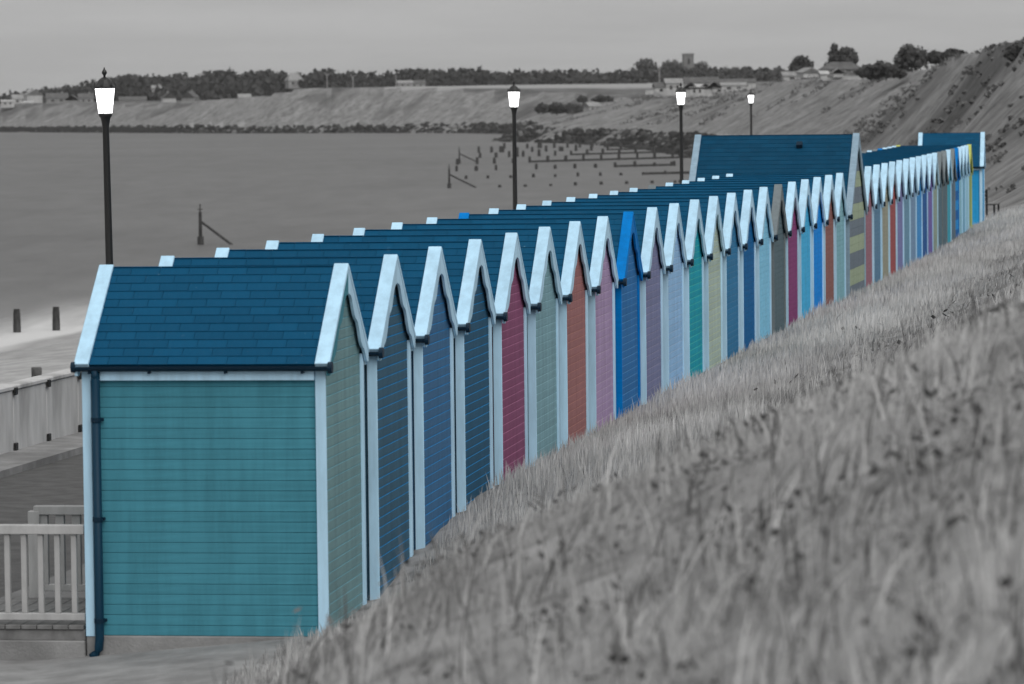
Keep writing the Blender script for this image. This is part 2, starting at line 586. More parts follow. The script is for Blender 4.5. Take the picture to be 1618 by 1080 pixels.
def terrain_material():
    mt = mat('cliff', grey(0.15), 0.92, 0.08)
    b = mt.node_tree.nodes['Principled BSDF']
    at_t = N(mt, 'ShaderNodeAttribute', attribute_name='along')
    at_h = N(mt, 'ShaderNodeAttribute', attribute_name='up')
    at_f = N(mt, 'ShaderNodeAttribute', attribute_name='veg')
    cx = N(mt, 'ShaderNodeCombineXYZ')
    L(mt, at_t.outputs['Fac'], cx.inputs[0])
    L(mt, at_h.outputs['Fac'], cx.inputs[1])
    def noise(sx, sy, detail, rough=0.6):
        mp = N(mt, 'ShaderNodeMapping')
        mp.inputs['Scale'].default_value = (sx, sy, 1)
        L(mt, cx.outputs[0], mp.inputs[0])
        n = N(mt, 'ShaderNodeTexNoise')
        n.inputs['Scale'].default_value = 1
        n.inputs['Detail'].default_value = detail
        n.inputs['Roughness'].default_value = rough
        L(mt, mp.outputs[0], n.inputs['Vector'])
        return n.outputs['Fac']
    fine = noise(0.30, 2.0, 8, 0.72)
    big = noise(0.055, 0.9, 5)
    tc = N(mt, 'ShaderNodeTexCoord')
    iso = N(mt, 'ShaderNodeTexNoise')
    iso.inputs['Scale'].default_value = 0.55
    iso.inputs['Detail'].default_value = 7
    iso.inputs['Roughness'].default_value = 0.7
    L(mt, tc.outputs['Object'], iso.inputs['Vector'])
    r1 = N(mt, 'ShaderNodeValToRGB')
    e = r1.color_ramp.elements
    e[0].position, e[0].color = 0.38, (*grey(0.10), 1)
    e[1].position, e[1].color = 0.62, (*grey(0.30), 1)
    mixn = N(mt, 'ShaderNodeMath', operation='MULTIPLY_ADD')
    mixn.inputs[1].default_value = 0.55
    L(mt, iso.outputs['Fac'], mixn.inputs[0])
    fsc = N(mt, 'ShaderNodeMath', operation='MULTIPLY')
    fsc.inputs[1].default_value = 0.45
    L(mt, fine, fsc.inputs[0])
    L(mt, fsc.outputs[0], mixn.inputs[2])
    L(mt, mixn.outputs[0], r1.inputs[0])
    # vegetation in dark patches, driven by noise plus the 'veg' attribute (where shrubs cover the slope)
    s = N(mt, 'ShaderNodeMath', operation='ADD')
    L(mt, big, s.inputs[0])
    L(mt, at_f.outputs['Fac'], s.inputs[1])
    s2 = N(mt, 'ShaderNodeMath', operation='MULTIPLY_ADD')
    s2.inputs[1].default_value = 0.35
    L(mt, iso.outputs['Fac'], s2.inputs[0])
    L(mt, s.outputs[0], s2.inputs[2])
    mr = N(mt, 'ShaderNodeMapRange')
    mr.inputs[1].default_value, mr.inputs[2].default_value = 0.66, 0.80
    L(mt, s2.outputs[0], mr.inputs[0])
    r2 = N(mt, 'ShaderNodeValToRGB')
    e = r2.color_ramp.elements
    e[0].position, e[0].color = 0.35, (*grey(0.06), 1)
    e[1].position, e[1].color = 0.70, (*grey(0.14), 1)
    L(mt, iso.outputs['Fac'], r2.inputs[0])
    mx = N(mt, 'ShaderNodeMixRGB')
    L(mt, mr.outputs[0], mx.inputs[0])
    L(mt, r1.outputs[0], mx.inputs[1])
    L(mt, r2.outputs[0], mx.inputs[2])
    fld = N(mt, 'ShaderNodeMapRange')
    fld.inputs[1].default_value, fld.inputs[2].default_value = -0.42, -0.50
    L(mt, at_f.outputs['Fac'], fld.inputs[0])
    mx2 = N(mt, 'ShaderNodeMixRGB')
    mx2.inputs[2].default_value = (*grey(0.30), 1)
    L(mt, fld.outputs[0], mx2.inputs[0])
    L(mt, mx.outputs[0], mx2.inputs[1])
    L(mt, mx2.outputs[0], b.inputs['Base Color'])
    bp = N(mt, 'ShaderNodeBump')
    bp.inputs['Strength'].default_value = 0.8
    bp.inputs['Distance'].default_value = 0.5
    L(mt, fine, bp.inputs['Height'])
    L(mt, bp.outputs[0], b.inputs['Normal'])
    return mt

def build_terrain():
    na, ny = 900, 300
    A = np.linspace((-330 - 809) / FPX, (2000 - 809) / FPX, na)
    Yv = 136 * (2900 / 136) ** np.linspace(0, 1, ny)
    AA, YY = np.meshgrid(A, Yv)
    XX = AA * YY
    z, d, t, h = terrain(XX, YY)
    # veg attribute: negative = bare sand, positive = scrub
    yf = np.interp(t, CT, COAST[:, 1])
    veg = np.interp(yf, [104, 230, 285, 308, 345, 364, 382, 400, 436, 470, 560, 640, 760, 860, 960, 1045, 1120, 1235, 1290, 1335, 1345, 1400, 1425, 1500, 1580, 2700],
                    [-.02, -.05, -.02, .09, .09, -.12, -.12, .10, .10, -.14, -.13, -.15, -.08, -.04, .02, .08, .06, .0, -.02, -.02, -.16, -.16, .0, -.04, .06, .06])
    veg = veg + np.where(h >= 1, 0.10, 0)
    veg = veg + np.where((h >= 1) & (YY > 1290) & (XX > -40) & (XX < 75), -0.65, 0)      # pale stubble field
    veg = veg + np.where((h > 0.90) & (h < 1), -0.06, 0)
    veg = veg + np.where(d < 0, -0.35, 0)
    idx = np.arange(na * ny).reshape(ny, na)
    q = np.stack([idx[:-1, :-1], idx[:-1, 1:], idx[1:, 1:], idx[1:, :-1]], -1).reshape(-1, 4)
    V = np.stack([XX, YY, z], -1).reshape(-1, 3)
    me = tri_mesh('cliffs', V, None, [terrain_material()], {'along': t.ravel(), 'up': (np.clip(d, -40, 400) / 14).ravel(), 'veg': veg.ravel()}, quads=q)
    me.polygons.foreach_set('use_smooth', [True] * len(me.polygons))
    return tag(obj('cliffs', me), 'bare sandy cliffs curving round the bay to the far headland', 'cliff', kind='structure')
build_terrain()

# ------------------------------------------------------------------ sea
def sea_material():
    mt = mat('sea_water', grey(0.13), 0.55, 0.25)
    b = mt.node_tree.nodes['Principled BSDF']
    tc = N(mt, 'ShaderNodeTexCoord')
    mp = N(mt, 'ShaderNodeMapping')
    mp.inputs['Scale'].default_value = (0.35, 0.07, 1)
    L(mt, tc.outputs['Object'], mp.inputs[0])
    n = N(mt, 'ShaderNodeTexNoise')
    n.inputs['Scale'].default_value = 1.0
    n.inputs['Detail'].default_value = 6
    n.inputs['Roughness'].default_value = 0.65
    L(mt, mp.outputs[0], n.inputs['Vector'])
    mp2 = N(mt, 'ShaderNodeMapping')
    mp2.inputs['Scale'].default_value = (0.012, 0.012, 1)
    L(mt, tc.outputs['Object'], mp2.inputs[0])
    n2 = N(mt, 'ShaderNodeTexNoise')
    n2.inputs['Scale'].default_value = 1.0
    n2.inputs['Detail'].default_value = 4
    L(mt, mp2.outputs[0], n2.inputs['Vector'])
    ad = N(mt, 'ShaderNodeMath', operation='MULTIPLY_ADD')
    ad.inputs[1].default_value = 0.8
    L(mt, n2.outputs['Fac'], ad.inputs[0])
    L(mt, n.outputs['Fac'], ad.inputs[2])
    mr = N(mt, 'ShaderNodeMapRange')
    mr.inputs[1].default_value, mr.inputs[2].default_value = 0.65, 1.15
    mr.inputs[3].default_value, mr.inputs[4].default_value = 0.076, 0.124
    L(mt, ad.outputs[0], mr.inputs[0])
    L(mt, mr.outputs[0], b.inputs['Base Color'])
    bp = N(mt, 'ShaderNodeBump')
    bp.inputs['Strength'].default_value = 0.35
    bp.inputs['Distance'].default_value = 0.25
    L(mt, n.outputs['Fac'], bp.inputs['Height'])
    L(mt, bp.outputs[0], b.inputs['Normal'])
    return mt
me = new_mesh('sea', [(-3000, 40, SEA_Z), (600, 40, SEA_Z), (600, 4500, SEA_Z), (-3000, 4500, SEA_Z)], [(0, 1, 2, 3)], [sea_material()])
tag(obj('sea', me), 'smooth grey sea filling the bay', kind='structure')

# ------------------------------------------------------------------ beach, surf, promenade, sea wall
WALL0 = np.array([-7.33, 58.9])
def wall_x(Y):
    return WALL0[0] + 0.18 * (Y - WALL0[1])
def build_beach():
    S = np.concatenate([np.linspace(0, 20, 30), np.linspace(20.5, 34, 40), np.linspace(35, 60, 8)])
    Yv = np.linspace(42, 240, 260)
    SS, YY = np.meshgrid(S, Yv)
    XX = wall_x(YY) - 0.3 - SS
    z = -0.9 - 0.098 * SS + 0.18 * fbm(XX / 5, YY / 9, 4) + 0.10 * fbm(SS / 2.2, YY / 14 + 4, 3)
    idx = np.arange(SS.size).reshape(SS.shape)
    q = np.stack([idx[:-1, :-1], idx[:-1, 1:], idx[1:, 1:], idx[1:, :-1]], -1).reshape(-1, 4)[:, ::-1]
    me = tri_mesh('beach', np.stack([XX, YY, z], -1).reshape(-1, 3), None, [M['sand']], quads=q)
    me.polygons.foreach_set('use_smooth', [True] * len(me.polygons))
    tag(obj('beach', me), 'pale sandy beach below the sea wall', kind='structure')
build_beach()

def foam_material():
    mt = mat('sea_foam', grey(0.54), 0.9, 0.1)
    b = mt.node_tree.nodes['Principled BSDF']
    a = N(mt, 'ShaderNodeAttribute', attribute_name='foam')
    tc = N(mt, 'ShaderNodeTexCoord')
    mp = N(mt, 'ShaderNodeMapping')
    mp.inputs['Rotation'].default_value = (0, 0, math.radians(10))
    mp.inputs['Scale'].default_value = (0.45, 0.05, 1)
    L(mt, tc.outputs['Object'], mp.inputs[0])
    n = N(mt, 'ShaderNodeTexNoise')
    n.inputs['Scale'].default_value = 1.0
    n.inputs['Detail'].default_value = 5
    L(mt, mp.outputs[0], n.inputs['Vector'])
    mr = N(mt, 'ShaderNodeMapRange')
    mr.inputs[1].default_value, mr.inputs[2].default_value = 0.3, 0.65
    mr.inputs[3].default_value, mr.inputs[4].default_value = 0.65, 1.35
    L(mt, n.outputs['Fac'], mr.inputs[0])
    mu = N(mt, 'ShaderNodeMath', operation='MULTIPLY', use_clamp=True)
    L(mt, a.outputs['Fac'], mu.inputs[0])
    L(mt, mr.outputs[0], mu.inputs[1])
    L(mt, mu.outputs[0], b.inputs['Alpha'])
    return mt
def build_surf():
    S = np.linspace(20, 46, 60)
    Yv = np.linspace(60, 300, 120)
    SS, YY = np.meshgrid(S, Yv)
    wob = 1.6 * fbm(YY / 18, YY * 0 + 3, 3)
    XX = wall_x(YY) - SS + wob
    f = np.interp(SS, [20, 25, 27, 29.5, 32, 35.5, 41], [0, 0.5, 0.9, 0.75, 0.5, 0.12, 0])
    f = f * np.clip((300 - YY) / 90, 0, 1)
    z = SEA_Z + 0.03 + np.clip(27 - SS, 0, 10) * 0.098
    idx = np.arange(SS.size).reshape(SS.shape)
    q = np.stack([idx[:-1, :-1], idx[:-1, 1:], idx[1:, 1:], idx[1:, :-1]], -1).reshape(-1, 4)[:, ::-1]
    me = tri_mesh('surf', np.stack([XX, YY, z], -1).reshape(-1, 3), None, [foam_material()], {'foam': f.ravel()}, quads=q)
    tag(obj('surf', me), 'white foam of small waves washing up the beach', kind='stuff')
build_surf()

def strip(name, off0, off1, z, Y0, Y1, mt, z_b=None):
    """sheet parallel to the sea wall, offsets measured to the right of it"""
    v, f = [], []
    Ys = np.linspace(Y0, Y1, 40)
    for Y in Ys:
        v += [(wall_x(Y) + off0, Y, z), (wall_x(Y) + off1, Y, z if z_b is None else z_b)]
    for i in range(len(Ys) - 1):
        f.append((2 * i, 2 * i + 1, 2 * i + 3, 2 * i + 2))
    return obj(name, new_mesh(name, v, f, [mt]))
tag(strip('promenade', 0.0, 9.5, 0.0, 20, 150, M['asphalt']), 'dark asphalt promenade between huts and sea wall', kind='structure')
tag(strip('pavement', 5.1, 9.5, 0.004, 20, 150, M['paving']), 'paler paving along the fronts of the huts', kind='structure')
mb = MB()
Ys = np.linspace(30, 150, 41)
for a, b in zip(Ys[:-1], Ys[1:]):
    x0, x1 = wall_x(a), wall_x(b)
    mb.add([(x0 + .1, a, 0), (x0 + .95, a, 0), (x1 + .95, b, 0), (x1 + .1, b, 0), (x0 + .1, a, .1), (x0 + .95, a, .1), (x1 + .95, b, .1), (x1 + .1, b, .1)], BOXF)
tag(obj('kerb', mb.mesh('kerb', [M['concrete']])), 'concrete kerb at the foot of the sea wall', kind='structure')

def build_sea_wall():
    root = empty('sea_wall', (wall_x(46), 46, 0), -math.atan(0.18))
    tag(root, 'long low concrete sea wall of upright panels along the promenade', 'wall')
    pw = 1.66
    pan = MB().bbox(-.12, .12, 0, pw - .035, 0.05, 0.97, .012).mesh('panel', [M['wall_conc']])
    cop = MB().bbox(-.15, .15, 0, pw - .006, 0.972, 1.04, .015).mesh('coping', [M['wall_conc']])
    post = MB().bbox(-.17, .17, -.06, .03, -0.1, 0.955, .01).mesh('joint_post', [M['postgrey']])
    clip = MB().bbox(-.02, .02, -.06, .06, 0, .11, .008).mesh('clamp', [M['iron']])
    for i in range(58):
        y = i * pw
        obj('panel', pan, root, (0, y, 0))
        obj('coping', cop, root, (0, y, 0))
        if i < 26:
            obj('clamp', clip, root, (.155, y, .90))
            obj('clamp', clip, root, (.145, y, .10))
            obj('joint_post', MB_post, root, (0, y, 0)) if False else None
    # dark joint strip behind the panels
    obj('core', MB().box(-.09, .09, -.02, 58 * pw, -1.2, .93).mesh('core', [M['postgrey']]), root)
build_sea_wall()

# near path and ground below the huts
def path_z(X):
    return 0.012 + np.clip((X + 4.3) * 0.092, 0, 0.5)
v, f = [], []
xs = np.linspace(-11, -1.0, 41)
for x in xs:
    v += [(x, 24.0, float(path_z(x))), (x, 37.0 + 0.1, float(path_z(x)))]
for i in range(len(xs) - 1):
    f.append((2 * i, 2 * i + 2, 2 * i + 3, 2 * i + 1))
tag(obj('path', new_mesh('path', v, f, [M['concrete']])), 'pale concrete path past the end of the row', kind='structure')

def ground_material():
    return noisy('bank_ground', grey(0.21), grey(0.33), 1.1, 0.95, 0.05, detail=9, bump=1.0, bscale=14, second=(grey(0.13), 2.6, 0.52, 0.70))
def build_bank():
    A = np.concatenate([np.linspace(-0.20, 0.17, 300), np.linspace(0.175, 0.6, 50)])
    Yv = 4.0 * (150 / 4.0) ** np.linspace(0, 1, 420)
    AA, YY = np.meshgrid(A, Yv)
    XX = AA * YY + np.where(YY < 36, 0, 0)
    z, s = bank_z(XX, YY)
    z = np.where(s < -1.4, -0.3, z)
    z = np.maximum(z, -0.3)
    idx = np.arange(XX.size).reshape(XX.shape)
    q = np.stack([idx[:-1, :-1], idx[:-1, 1:], idx[1:, 1:], idx[1:, :-1]], -1).reshape(-1, 4)
    keep = (s > -2.2).ravel()[q].all(1)
    q = q[keep]
    me = tri_mesh('grass_bank', np.stack([XX, YY, z], -1).reshape(-1, 3), None, [ground_material()], quads=q)
    me.polygons.foreach_set('use_smooth', [True] * len(me.polygons))
    tag(obj('grass_bank', me), 'dry grassy bank rising behind the huts', kind='structure')
build_bank()

# ------------------------------------------------------------------ beach huts
A_W, E_W, ZE, ZR = 0.96, 1.03, 2.70, 3.535       # wall half width, eave half run, eave height, ridge height (shingle top)
Y_R, Y_F, Y_END = 0.075, 2.265, 2.34
SLOPE = math.atan2(ZR - ZE, E_W)
SL_LEN = math.hypot(ZR - ZE, E_W)

def slope_matrix(side, zr=ZR, slope=SLOPE):
    """frame on a roof slope: x down the slope, y along the ridge, z out of the roof; side -1 = towards the camera"""
    c, s = math.cos(slope), math.sin(slope)
    if side < 0:
        ex, ey, ez = Vector((-c, 0, -s)), Vector((0, 1, 0)), Vector((-s, 0, c))
        mm = Matrix(((ex.x, ey.x, ez.x, 0), (ex.y, ey.y, ez.y, 0), (ex.z, ey.z, ez.z, zr), (0, 0, 0, 1)))
    else:
        ex, ey, ez = Vector((c, 0, -s)), Vector((0, 1, 0)), Vector((s, 0, c))
        mm = Matrix(((ex.x, ey.x, ez.x, 0), (ex.y, ey.y, ez.y, 0), (ex.z, ey.z, ez.z, zr), (0, 0, 0, 1)))
    return mm

def barge_mesh(side, e, zr, ze, depth, y0, y1, waves=3):
    """bargeboard with a scalloped lower edge, seen from the gable end"""
    n = 36
    vs, fs = [], []
    for i in range(n + 1):
        u = i / n
        x = u * (e + 0.0)
        zt = zr + (ze - zr) * u
        dp = depth * (1.0 + 0.17 * math.cos(2 * math.pi * (waves * u + 0.08)) + 0.25 * max(0, 1 - u * 5))
        if u > 0.80:
            dp *= 1 - 0.62 * ((u - 0.80) / 0.20) ** 2
        zb = zt - dp
        for y in (y0, y1):
            vs += [(side * x, y, zt), (side * x, y, zb)]
    for i in range(n):
        a, b = 4 * i, 4 * i + 4
        q = [(a, a + 1, b + 1, b), (a + 2, b + 2, b + 3, a + 3), (a, b, b + 2, a + 2), (a + 1, a + 3, b + 3, b + 1)]
        fs += q if side > 0 else [t[::-1] for t in q]
    q = [(0, 2, 3, 1), (4 * n, 4 * n + 1, 4 * n + 3, 4 * n + 2)]
    fs += q if side > 0 else [t[::-1] for t in q]
    return new_mesh('bargeboard', vs, fs, [None])

def hut_kit(a_w, e_w, ze, zr, y_end, courses, tab=0.272):
    """meshes shared by huts of one size"""
    K = {}
    slope = math.atan2(zr - ze, e_w)
    sl = math.hypot(zr - ze, e_w)
    y_r, y_f = 0.075, y_end - 0.075
    mb = MB()
    w = a_w - 0.02
    zg = ze + (e_w - w) * math.tan(slope) - 0.06
    zt = zr - 0.07
    P = [(-w, .22), (w, .22), (w, zg), (0, zt), (-w, zg)]
    mb.add([(x, y_r, z) for x, z in P] + [(x, y_f, z) for x, z in P],
           [(0, 1, 2, 3, 4), (9, 8, 7, 6, 5), (0, 5, 6, 1), (1, 6, 7, 2), (2, 7, 8, 3), (3, 8, 9, 4), (4, 9, 5, 0)])
    K['wall'] = mb.mesh('wall', [None])
    for side in (-1, 1):
        mm = slope_matrix(side, zr, slope)
        K['slope', side] = MB().box(-0.0 if side < 0 else 0.002, sl, 0.03, y_end - 0.03, -0.045, -0.012, mat=mm).mesh('roof_slope', [None])
        # verge caps: bright boards lying on the edge of the roof
        for end, (ya, yb) in (('rear', (0.0, 0.135)), ('front', (y_end - 0.135, y_end))):
            K['cap', side, end] = MB().bbox(-0.012 if side < 0 else 0.014, sl + 0.02, ya, yb, -0.02, 0.026, .005, mat=mm).mesh('verge_cap', [None])
        K['barge', side, 'rear'] = barge_mesh(side, e_w + .012, zr - 0.025, ze - 0.03, 0.160, 0.006, 0.032)
        K['barge', side, 'front'] = barge_mesh(side, e_w + .012, zr - 0.025, ze - 0.03, 0.160, y_end - .032, y_end - .006)
        # shingles
        ex = sl / courses
        th = 0.007
        tilt = Matrix.Rotation(-0.05 if side < 0 else -0.05, 4, 'Y')
        spots = []
        for c in range(courses):
            x0 = c * ex
            y = 0.125 - ((c * 0.43 + 0.13 * (c % 3)) % 1.0) * tab
            while y < y_end - 0.13:
                ya, yb = max(y + .002, 0.125), min(y + tab - .002, y_end - 0.125)
                if yb - ya > 0.02:
                    spots.append((x0, ya, yb))
                y += tab
        K['shingle_spots', side] = (spots, mm, ex)
        big = MB()
        for x0, ya, yb in spots:
            jz = random.uniform(0, .0015)
            v = [(x0 - .012, ya, -.010), (x0 + ex + .004, ya, -.003 + jz*.5), (x0 + ex + .004, yb, -.003 + jz*.5), (x0 - .012, yb, -.010),
                 (x0 - .012, ya, -.004), (x0 + ex + .004, ya, .0015 + jz*.5), (x0 + ex + .004, yb, .0015 + jz*.5), (x0 - .012, yb, -.004)]
            big.add([mm @ Vector(p) for p in v], BOXF if side > 0 else [q[::-1] for q in BOXF])
        K['shingles', side] = big.mesh('shingles', [None])
    ex = sl / courses
    v = [(-.012, 0, -.010), (ex + .004, 0, -.001), (ex + .004, 1, -.001), (-.012, 1, -.010), (-.012, 0, -.004), (ex + .004, 0, .003), (ex + .004, 1, .003), (-.012, 1, -.004)]
    K['shingle'] = new_mesh('shingle', v, [q[::-1] for q in BOXF], [None])
    # gutter: open half round along the near eave, closed ends
    n = 9
    vs, fs = [], []
    r, cx, cz = .044, -(e_w + .020), ze - .020
    for y in (-.012, y_end + .012):
        for k in range(n):
            a = math.pi + math.pi * k / (n - 1)
            vs.append((cx + r * math.cos(a), y, cz + r * math.sin(a)))
        for k in range(n):
            a = 2 * math.pi - math.pi * k / (n - 1)
            vs.append((cx + (r - .006) * math.cos(a), y, cz + (r - .006) * math.sin(a)))
    m2 = 2 * n
    for k in range(m2):
        fs.append((k, (k + 1) % m2, m2 + (k + 1) % m2, m2 + k))
    K['gutter'] = new_mesh('gutter', vs, fs, [None])
    K['gutter_end'] = MB().tube([(cx, -.026, cz - .012), (cx, .012, cz - .012)], r + .009, 14).mesh('gutter_end', [None])
    K['gutter_end2'] = MB().tube([(cx, y_end - .012, cz - .004), (cx, y_end + .02, cz - .004)], r + .006, 14).mesh('gutter_end', [None])
    bx = lambda nm, *a: MB().bbox(*a, .004).mesh(nm, [None])
    zt2 = ze + (e_w - a_w) * math.tan(slope) - 0.10
    K['cb_side_rear'] = bx('corner_board', -a_w - .022, -a_w + .01, 0.052, 0.147, .23, zt2)
    K['cb_side_front'] = bx('corner_board', -a_w - .022, -a_w + .01, y_f - .062, y_f + .02, .23, zt2)
    K['cb_rear_far'] = bx('corner_board', a_w - .085, a_w + .012, 0.040, 0.068, .23, zt2 + .02)
    K['fascia'] = bx('fascia_board', -a_w - .048, -a_w + .008, 0.150, y_f - .065, zt2 - .105, zt2)
    K['plinth'] = MB().bbox(-a_w - .012, a_w + .06, y_r - .01, y_f + .02, -.1, .235, .01).mesh('plinth', [M['concrete']])
    K['p'] = (a_w, e_w, ze, zr, y_end, slope, sl, courses, zt2)
    return K

def board_mesh(h):
    """one lap board, unit length along x, face towards -y, its rounded top edge in the second material"""
    pr = [(0.0, 0.0), (-.011, 0.0), (-.0115, .003), (-.010, h - .011), (-.002, h - .001), (0.0, h - .001)]
    n = len(pr)
    vs = [(-.5, y, z) for y, z in pr] + [(.5, y, z) for y, z in pr]
    fs = [(k, (k + 1) % n, n + (k + 1) % n, n + k) for k in range(n)] + [tuple(range(n))[::-1], tuple(range(n, 2 * n))]
    mi = [0] * len(fs)
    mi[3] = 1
    return new_mesh('plank', vs, fs, [None, None], mat_idx=mi)
BH = 0.094
PLANK = board_mesh(BH)
KIT = hut_kit(A_W, E_W, ZE, ZR, Y_END, 12)

_paints = {}
def pnt(hx, k=1.0):
    key = (hx, round(k, 3))
    if key not in _paints:
        r_, g_, b_ = lin(hx)
        c = (r_ * .88, g_ * 1.03, b_ * 1.10) if b_ >= r_ else (r_ * .95, g_, b_ * 1.15)
        _paints[key] = paint('paint_' + hx.strip('#'), [min(.9, x * k) for x in c])
    return _paints[key]

ORD = ['first', 'second', 'third', 'fourth', 'fifth', 'sixth', 'seventh', 'eighth', 'ninth', 'tenth', 'eleventh', 'twelfth', 'thirteenth', 'fourteenth',
       'fifteenth', 'sixteenth', 'seventeenth', 'eighteenth', 'nineteenth', 'twentieth', 'twenty-first', 'twenty-second']

def gable_half(K, z):
    a_w, e_w, ze, zr, y_end, slope, sl, courses, zt2 = K['p']
    zw = zr - .05
    return min(a_w, (zw - z) / math.tan(slope))

def build_hut(K, loc, rz, rear_mats, trim, label, group, detail, zb=.24, side_mat=None, edge=None, bh=BH, plank=PLANK, cat='beach hut', roof=None):
    """rear_mats: list of paints used board by board from the bottom; detail 2 = single shingles and boards, 1 = single boards, 0 = joined"""
    a_w, e_w, ze, zr, y_end, slope, sl, courses, zt2 = K['p']
    root = empty('beach_hut', loc, rz)
    roof = roof or M['shingle']
    tag(root, label, cat, group)
    body = rear_mats[0]
    obj('wall', K['wall'], root, mats=[side_mat or body])
    obj('plinth', K['plinth'], root)
    for side in (-1, 1):
        rs = obj('roof_slope', K['slope', side], root, mats=[roof])
        if side < 0 and detail == 2:
            spots, mm, ex = K['shingle_spots', side]
            for x0, ya, yb in spots:
                o = bpy.data.objects.new('shingle', K['shingle'])
                COL.objects.link(o)
                o.parent = rs
                o.matrix_local = mm @ Matrix.Translation((x0, ya, random.uniform(0, .0015))) @ Matrix.Diagonal((1, yb - ya, 1, 1))
                o.material_slots[0].link = 'OBJECT'
                o.material_slots[0].material = roof
        else:
            o = obj('shingles', K['shingles', side], rs, mats=[roof])
            o['kind'] = 'stuff'
        for end in ('rear', 'front'):
            c = obj('verge_cap', K['cap', side, end], root, mats=[trim])
            obj('bargeboard', K['barge', side, end], root, mats=[trim])
    g = obj('gutter', K['gutter'], root, mats=[M['navy']])
    obj('gutter_end', K['gutter_end'], g, mats=[M['navy']])
    obj('gutter_end', K['gutter_end2'], g, mats=[M['navy']])
    obj('corner_board', K['cb_side_rear'], root, mats=[trim])
    obj('corner_board', K['cb_side_front'], root, mats=[trim])
    obj('corner_board', K['cb_rear_far'], root, mats=[trim])
    obj('fascia_board', K['fascia'], root, mats=[trim])
    # rear boards
    edge = edge or body  # a given edge colour paints in the sky light caught on board tops
    k = 0
    rows = []
    z = zb
    while z < zr - .25:
        hw = gable_half(K, z + bh * .5)
        if hw > .12:
            xa, xb = -min(hw, a_w - .004), min(hw, a_w - .088 if z < zt2 else hw)
            rows.append((z, xa, xb, k))
        z += bh
        k += 1
    if detail >= 1:
        for z, xa, xb, k in rows:
            mt = rear_mats[k % len(rear_mats)]
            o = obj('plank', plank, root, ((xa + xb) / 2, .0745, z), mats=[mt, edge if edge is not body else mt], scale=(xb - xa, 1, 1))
    else:
        mb = MB()
        pv = [tuple(v.co) for v in plank.vertices]
        pf = [tuple(p.vertices) for p in plank.polygons]
        pm = [p.material_index for p in plank.polygons]
        for z, xa, xb, k in rows:
            n0 = len(mb.mi)
            mb.add([(x * (xb - xa) + (xa + xb) / 2, y + .0745, zz + z) for x, y, zz in pv], pf, (k % len(rear_mats)))
        me = mb.mesh('siding', rear_mats)
        o = obj('siding', me, root)
        o['kind'] = 'stuff'
    return root

# rear wall colours from the near end of the row; trim: w white, b blue, g grey, y yellow; last colour: sky light painted on board top edges
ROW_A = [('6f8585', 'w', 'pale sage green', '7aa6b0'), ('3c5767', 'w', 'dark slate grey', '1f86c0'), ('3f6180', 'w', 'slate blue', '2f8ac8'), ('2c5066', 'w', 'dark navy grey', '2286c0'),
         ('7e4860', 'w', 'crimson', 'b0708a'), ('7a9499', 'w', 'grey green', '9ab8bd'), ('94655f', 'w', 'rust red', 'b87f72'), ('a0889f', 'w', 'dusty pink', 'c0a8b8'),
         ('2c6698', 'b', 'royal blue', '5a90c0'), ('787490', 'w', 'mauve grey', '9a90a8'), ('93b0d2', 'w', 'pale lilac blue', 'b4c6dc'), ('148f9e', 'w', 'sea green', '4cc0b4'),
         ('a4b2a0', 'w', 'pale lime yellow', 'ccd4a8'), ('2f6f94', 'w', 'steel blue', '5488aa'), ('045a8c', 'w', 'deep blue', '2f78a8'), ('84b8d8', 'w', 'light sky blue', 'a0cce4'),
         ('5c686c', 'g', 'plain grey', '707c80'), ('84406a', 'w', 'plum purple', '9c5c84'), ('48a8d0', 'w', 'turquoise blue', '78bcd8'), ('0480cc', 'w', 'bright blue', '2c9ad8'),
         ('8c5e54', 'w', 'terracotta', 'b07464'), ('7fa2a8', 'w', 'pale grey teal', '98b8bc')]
ROW_B = [('96696e', 'w', 'dusty rose'), ('5f7c92', 'w', 'grey blue'), ('94917a', 'w', 'khaki'), ('9c524e', 'w', 'brick red'), ('7e78a0', 'w', 'lilac'), ('6f8ea0', 'w', 'pale steel blue'),
         ('7a8ea6', 'w', 'misty blue'), ('3f86ba', 'w', 'mid blue'), ('27568c', 'w', 'navy blue'), ('75609c', 'w', 'violet'), ('8f9a86', 'w', 'olive grey'), ('596a72', 'g', 'slate grey'),
         ('5c6a70', 'g', 'ash grey'), ('3f98a8', 'w', 'teal'), ('5e6c78', 'g', 'stone grey'), ('1e8cc8', 'b', 'bright azure'), ('8fb4c0', 'w', 'pale aqua'), ('78a0b4', 'w', 'washed blue'),
         ('9cc0d0', 'w', 'ice blue'), ('8c9a60', 'y', 'mossy green')]
KREAR, KSIDE = 1.32, 1.0
TRIM = {'w': M['white'], 'b': paint('blue_trim', (0.0, 0.20, 0.60)), 'g': paint('grey_trim', (0.20, 0.235, 0.25)), 'y': paint('yellow_trim', (0.55, 0.60, 0.16))}
TRIMW = {'w': 'white', 'b': 'bright blue', 'g': 'grey', 'y': 'yellow'}
G1, G2 = 'beach huts of the near run', 'beach huts of the far run'
PSI = math.radians(7.8)
huts = []
for n, (c, tr, word, lit_edge) in enumerate(ROW_A):
    X = -1.489 + 0.392 * n - 0.00025 * n * n
    Y = 37.7 + 2.11 * n
    if n == 0:
        lab = 'nearest hut, with teal end wall, pale sage rear and white bargeboards'
    else:
        lab = f'{word} rear wall hut with {TRIMW[tr]} bargeboards, {ORD[n]} from the near end'
    det = 2 if n < 6 else (1 if n < 14 else 0)
    zb = .24 if n < 4 else .24 + BH * 3
    huts.append(build_hut(KIT, (X, Y, 0), math.pi / 2 - PSI - math.radians(0.095 * n), [pnt(c, KREAR)], TRIM[tr], lab, G1, det, zb=zb,
                          side_mat=None, edge=pnt(lit_edge, KREAR * .85) if det else None))
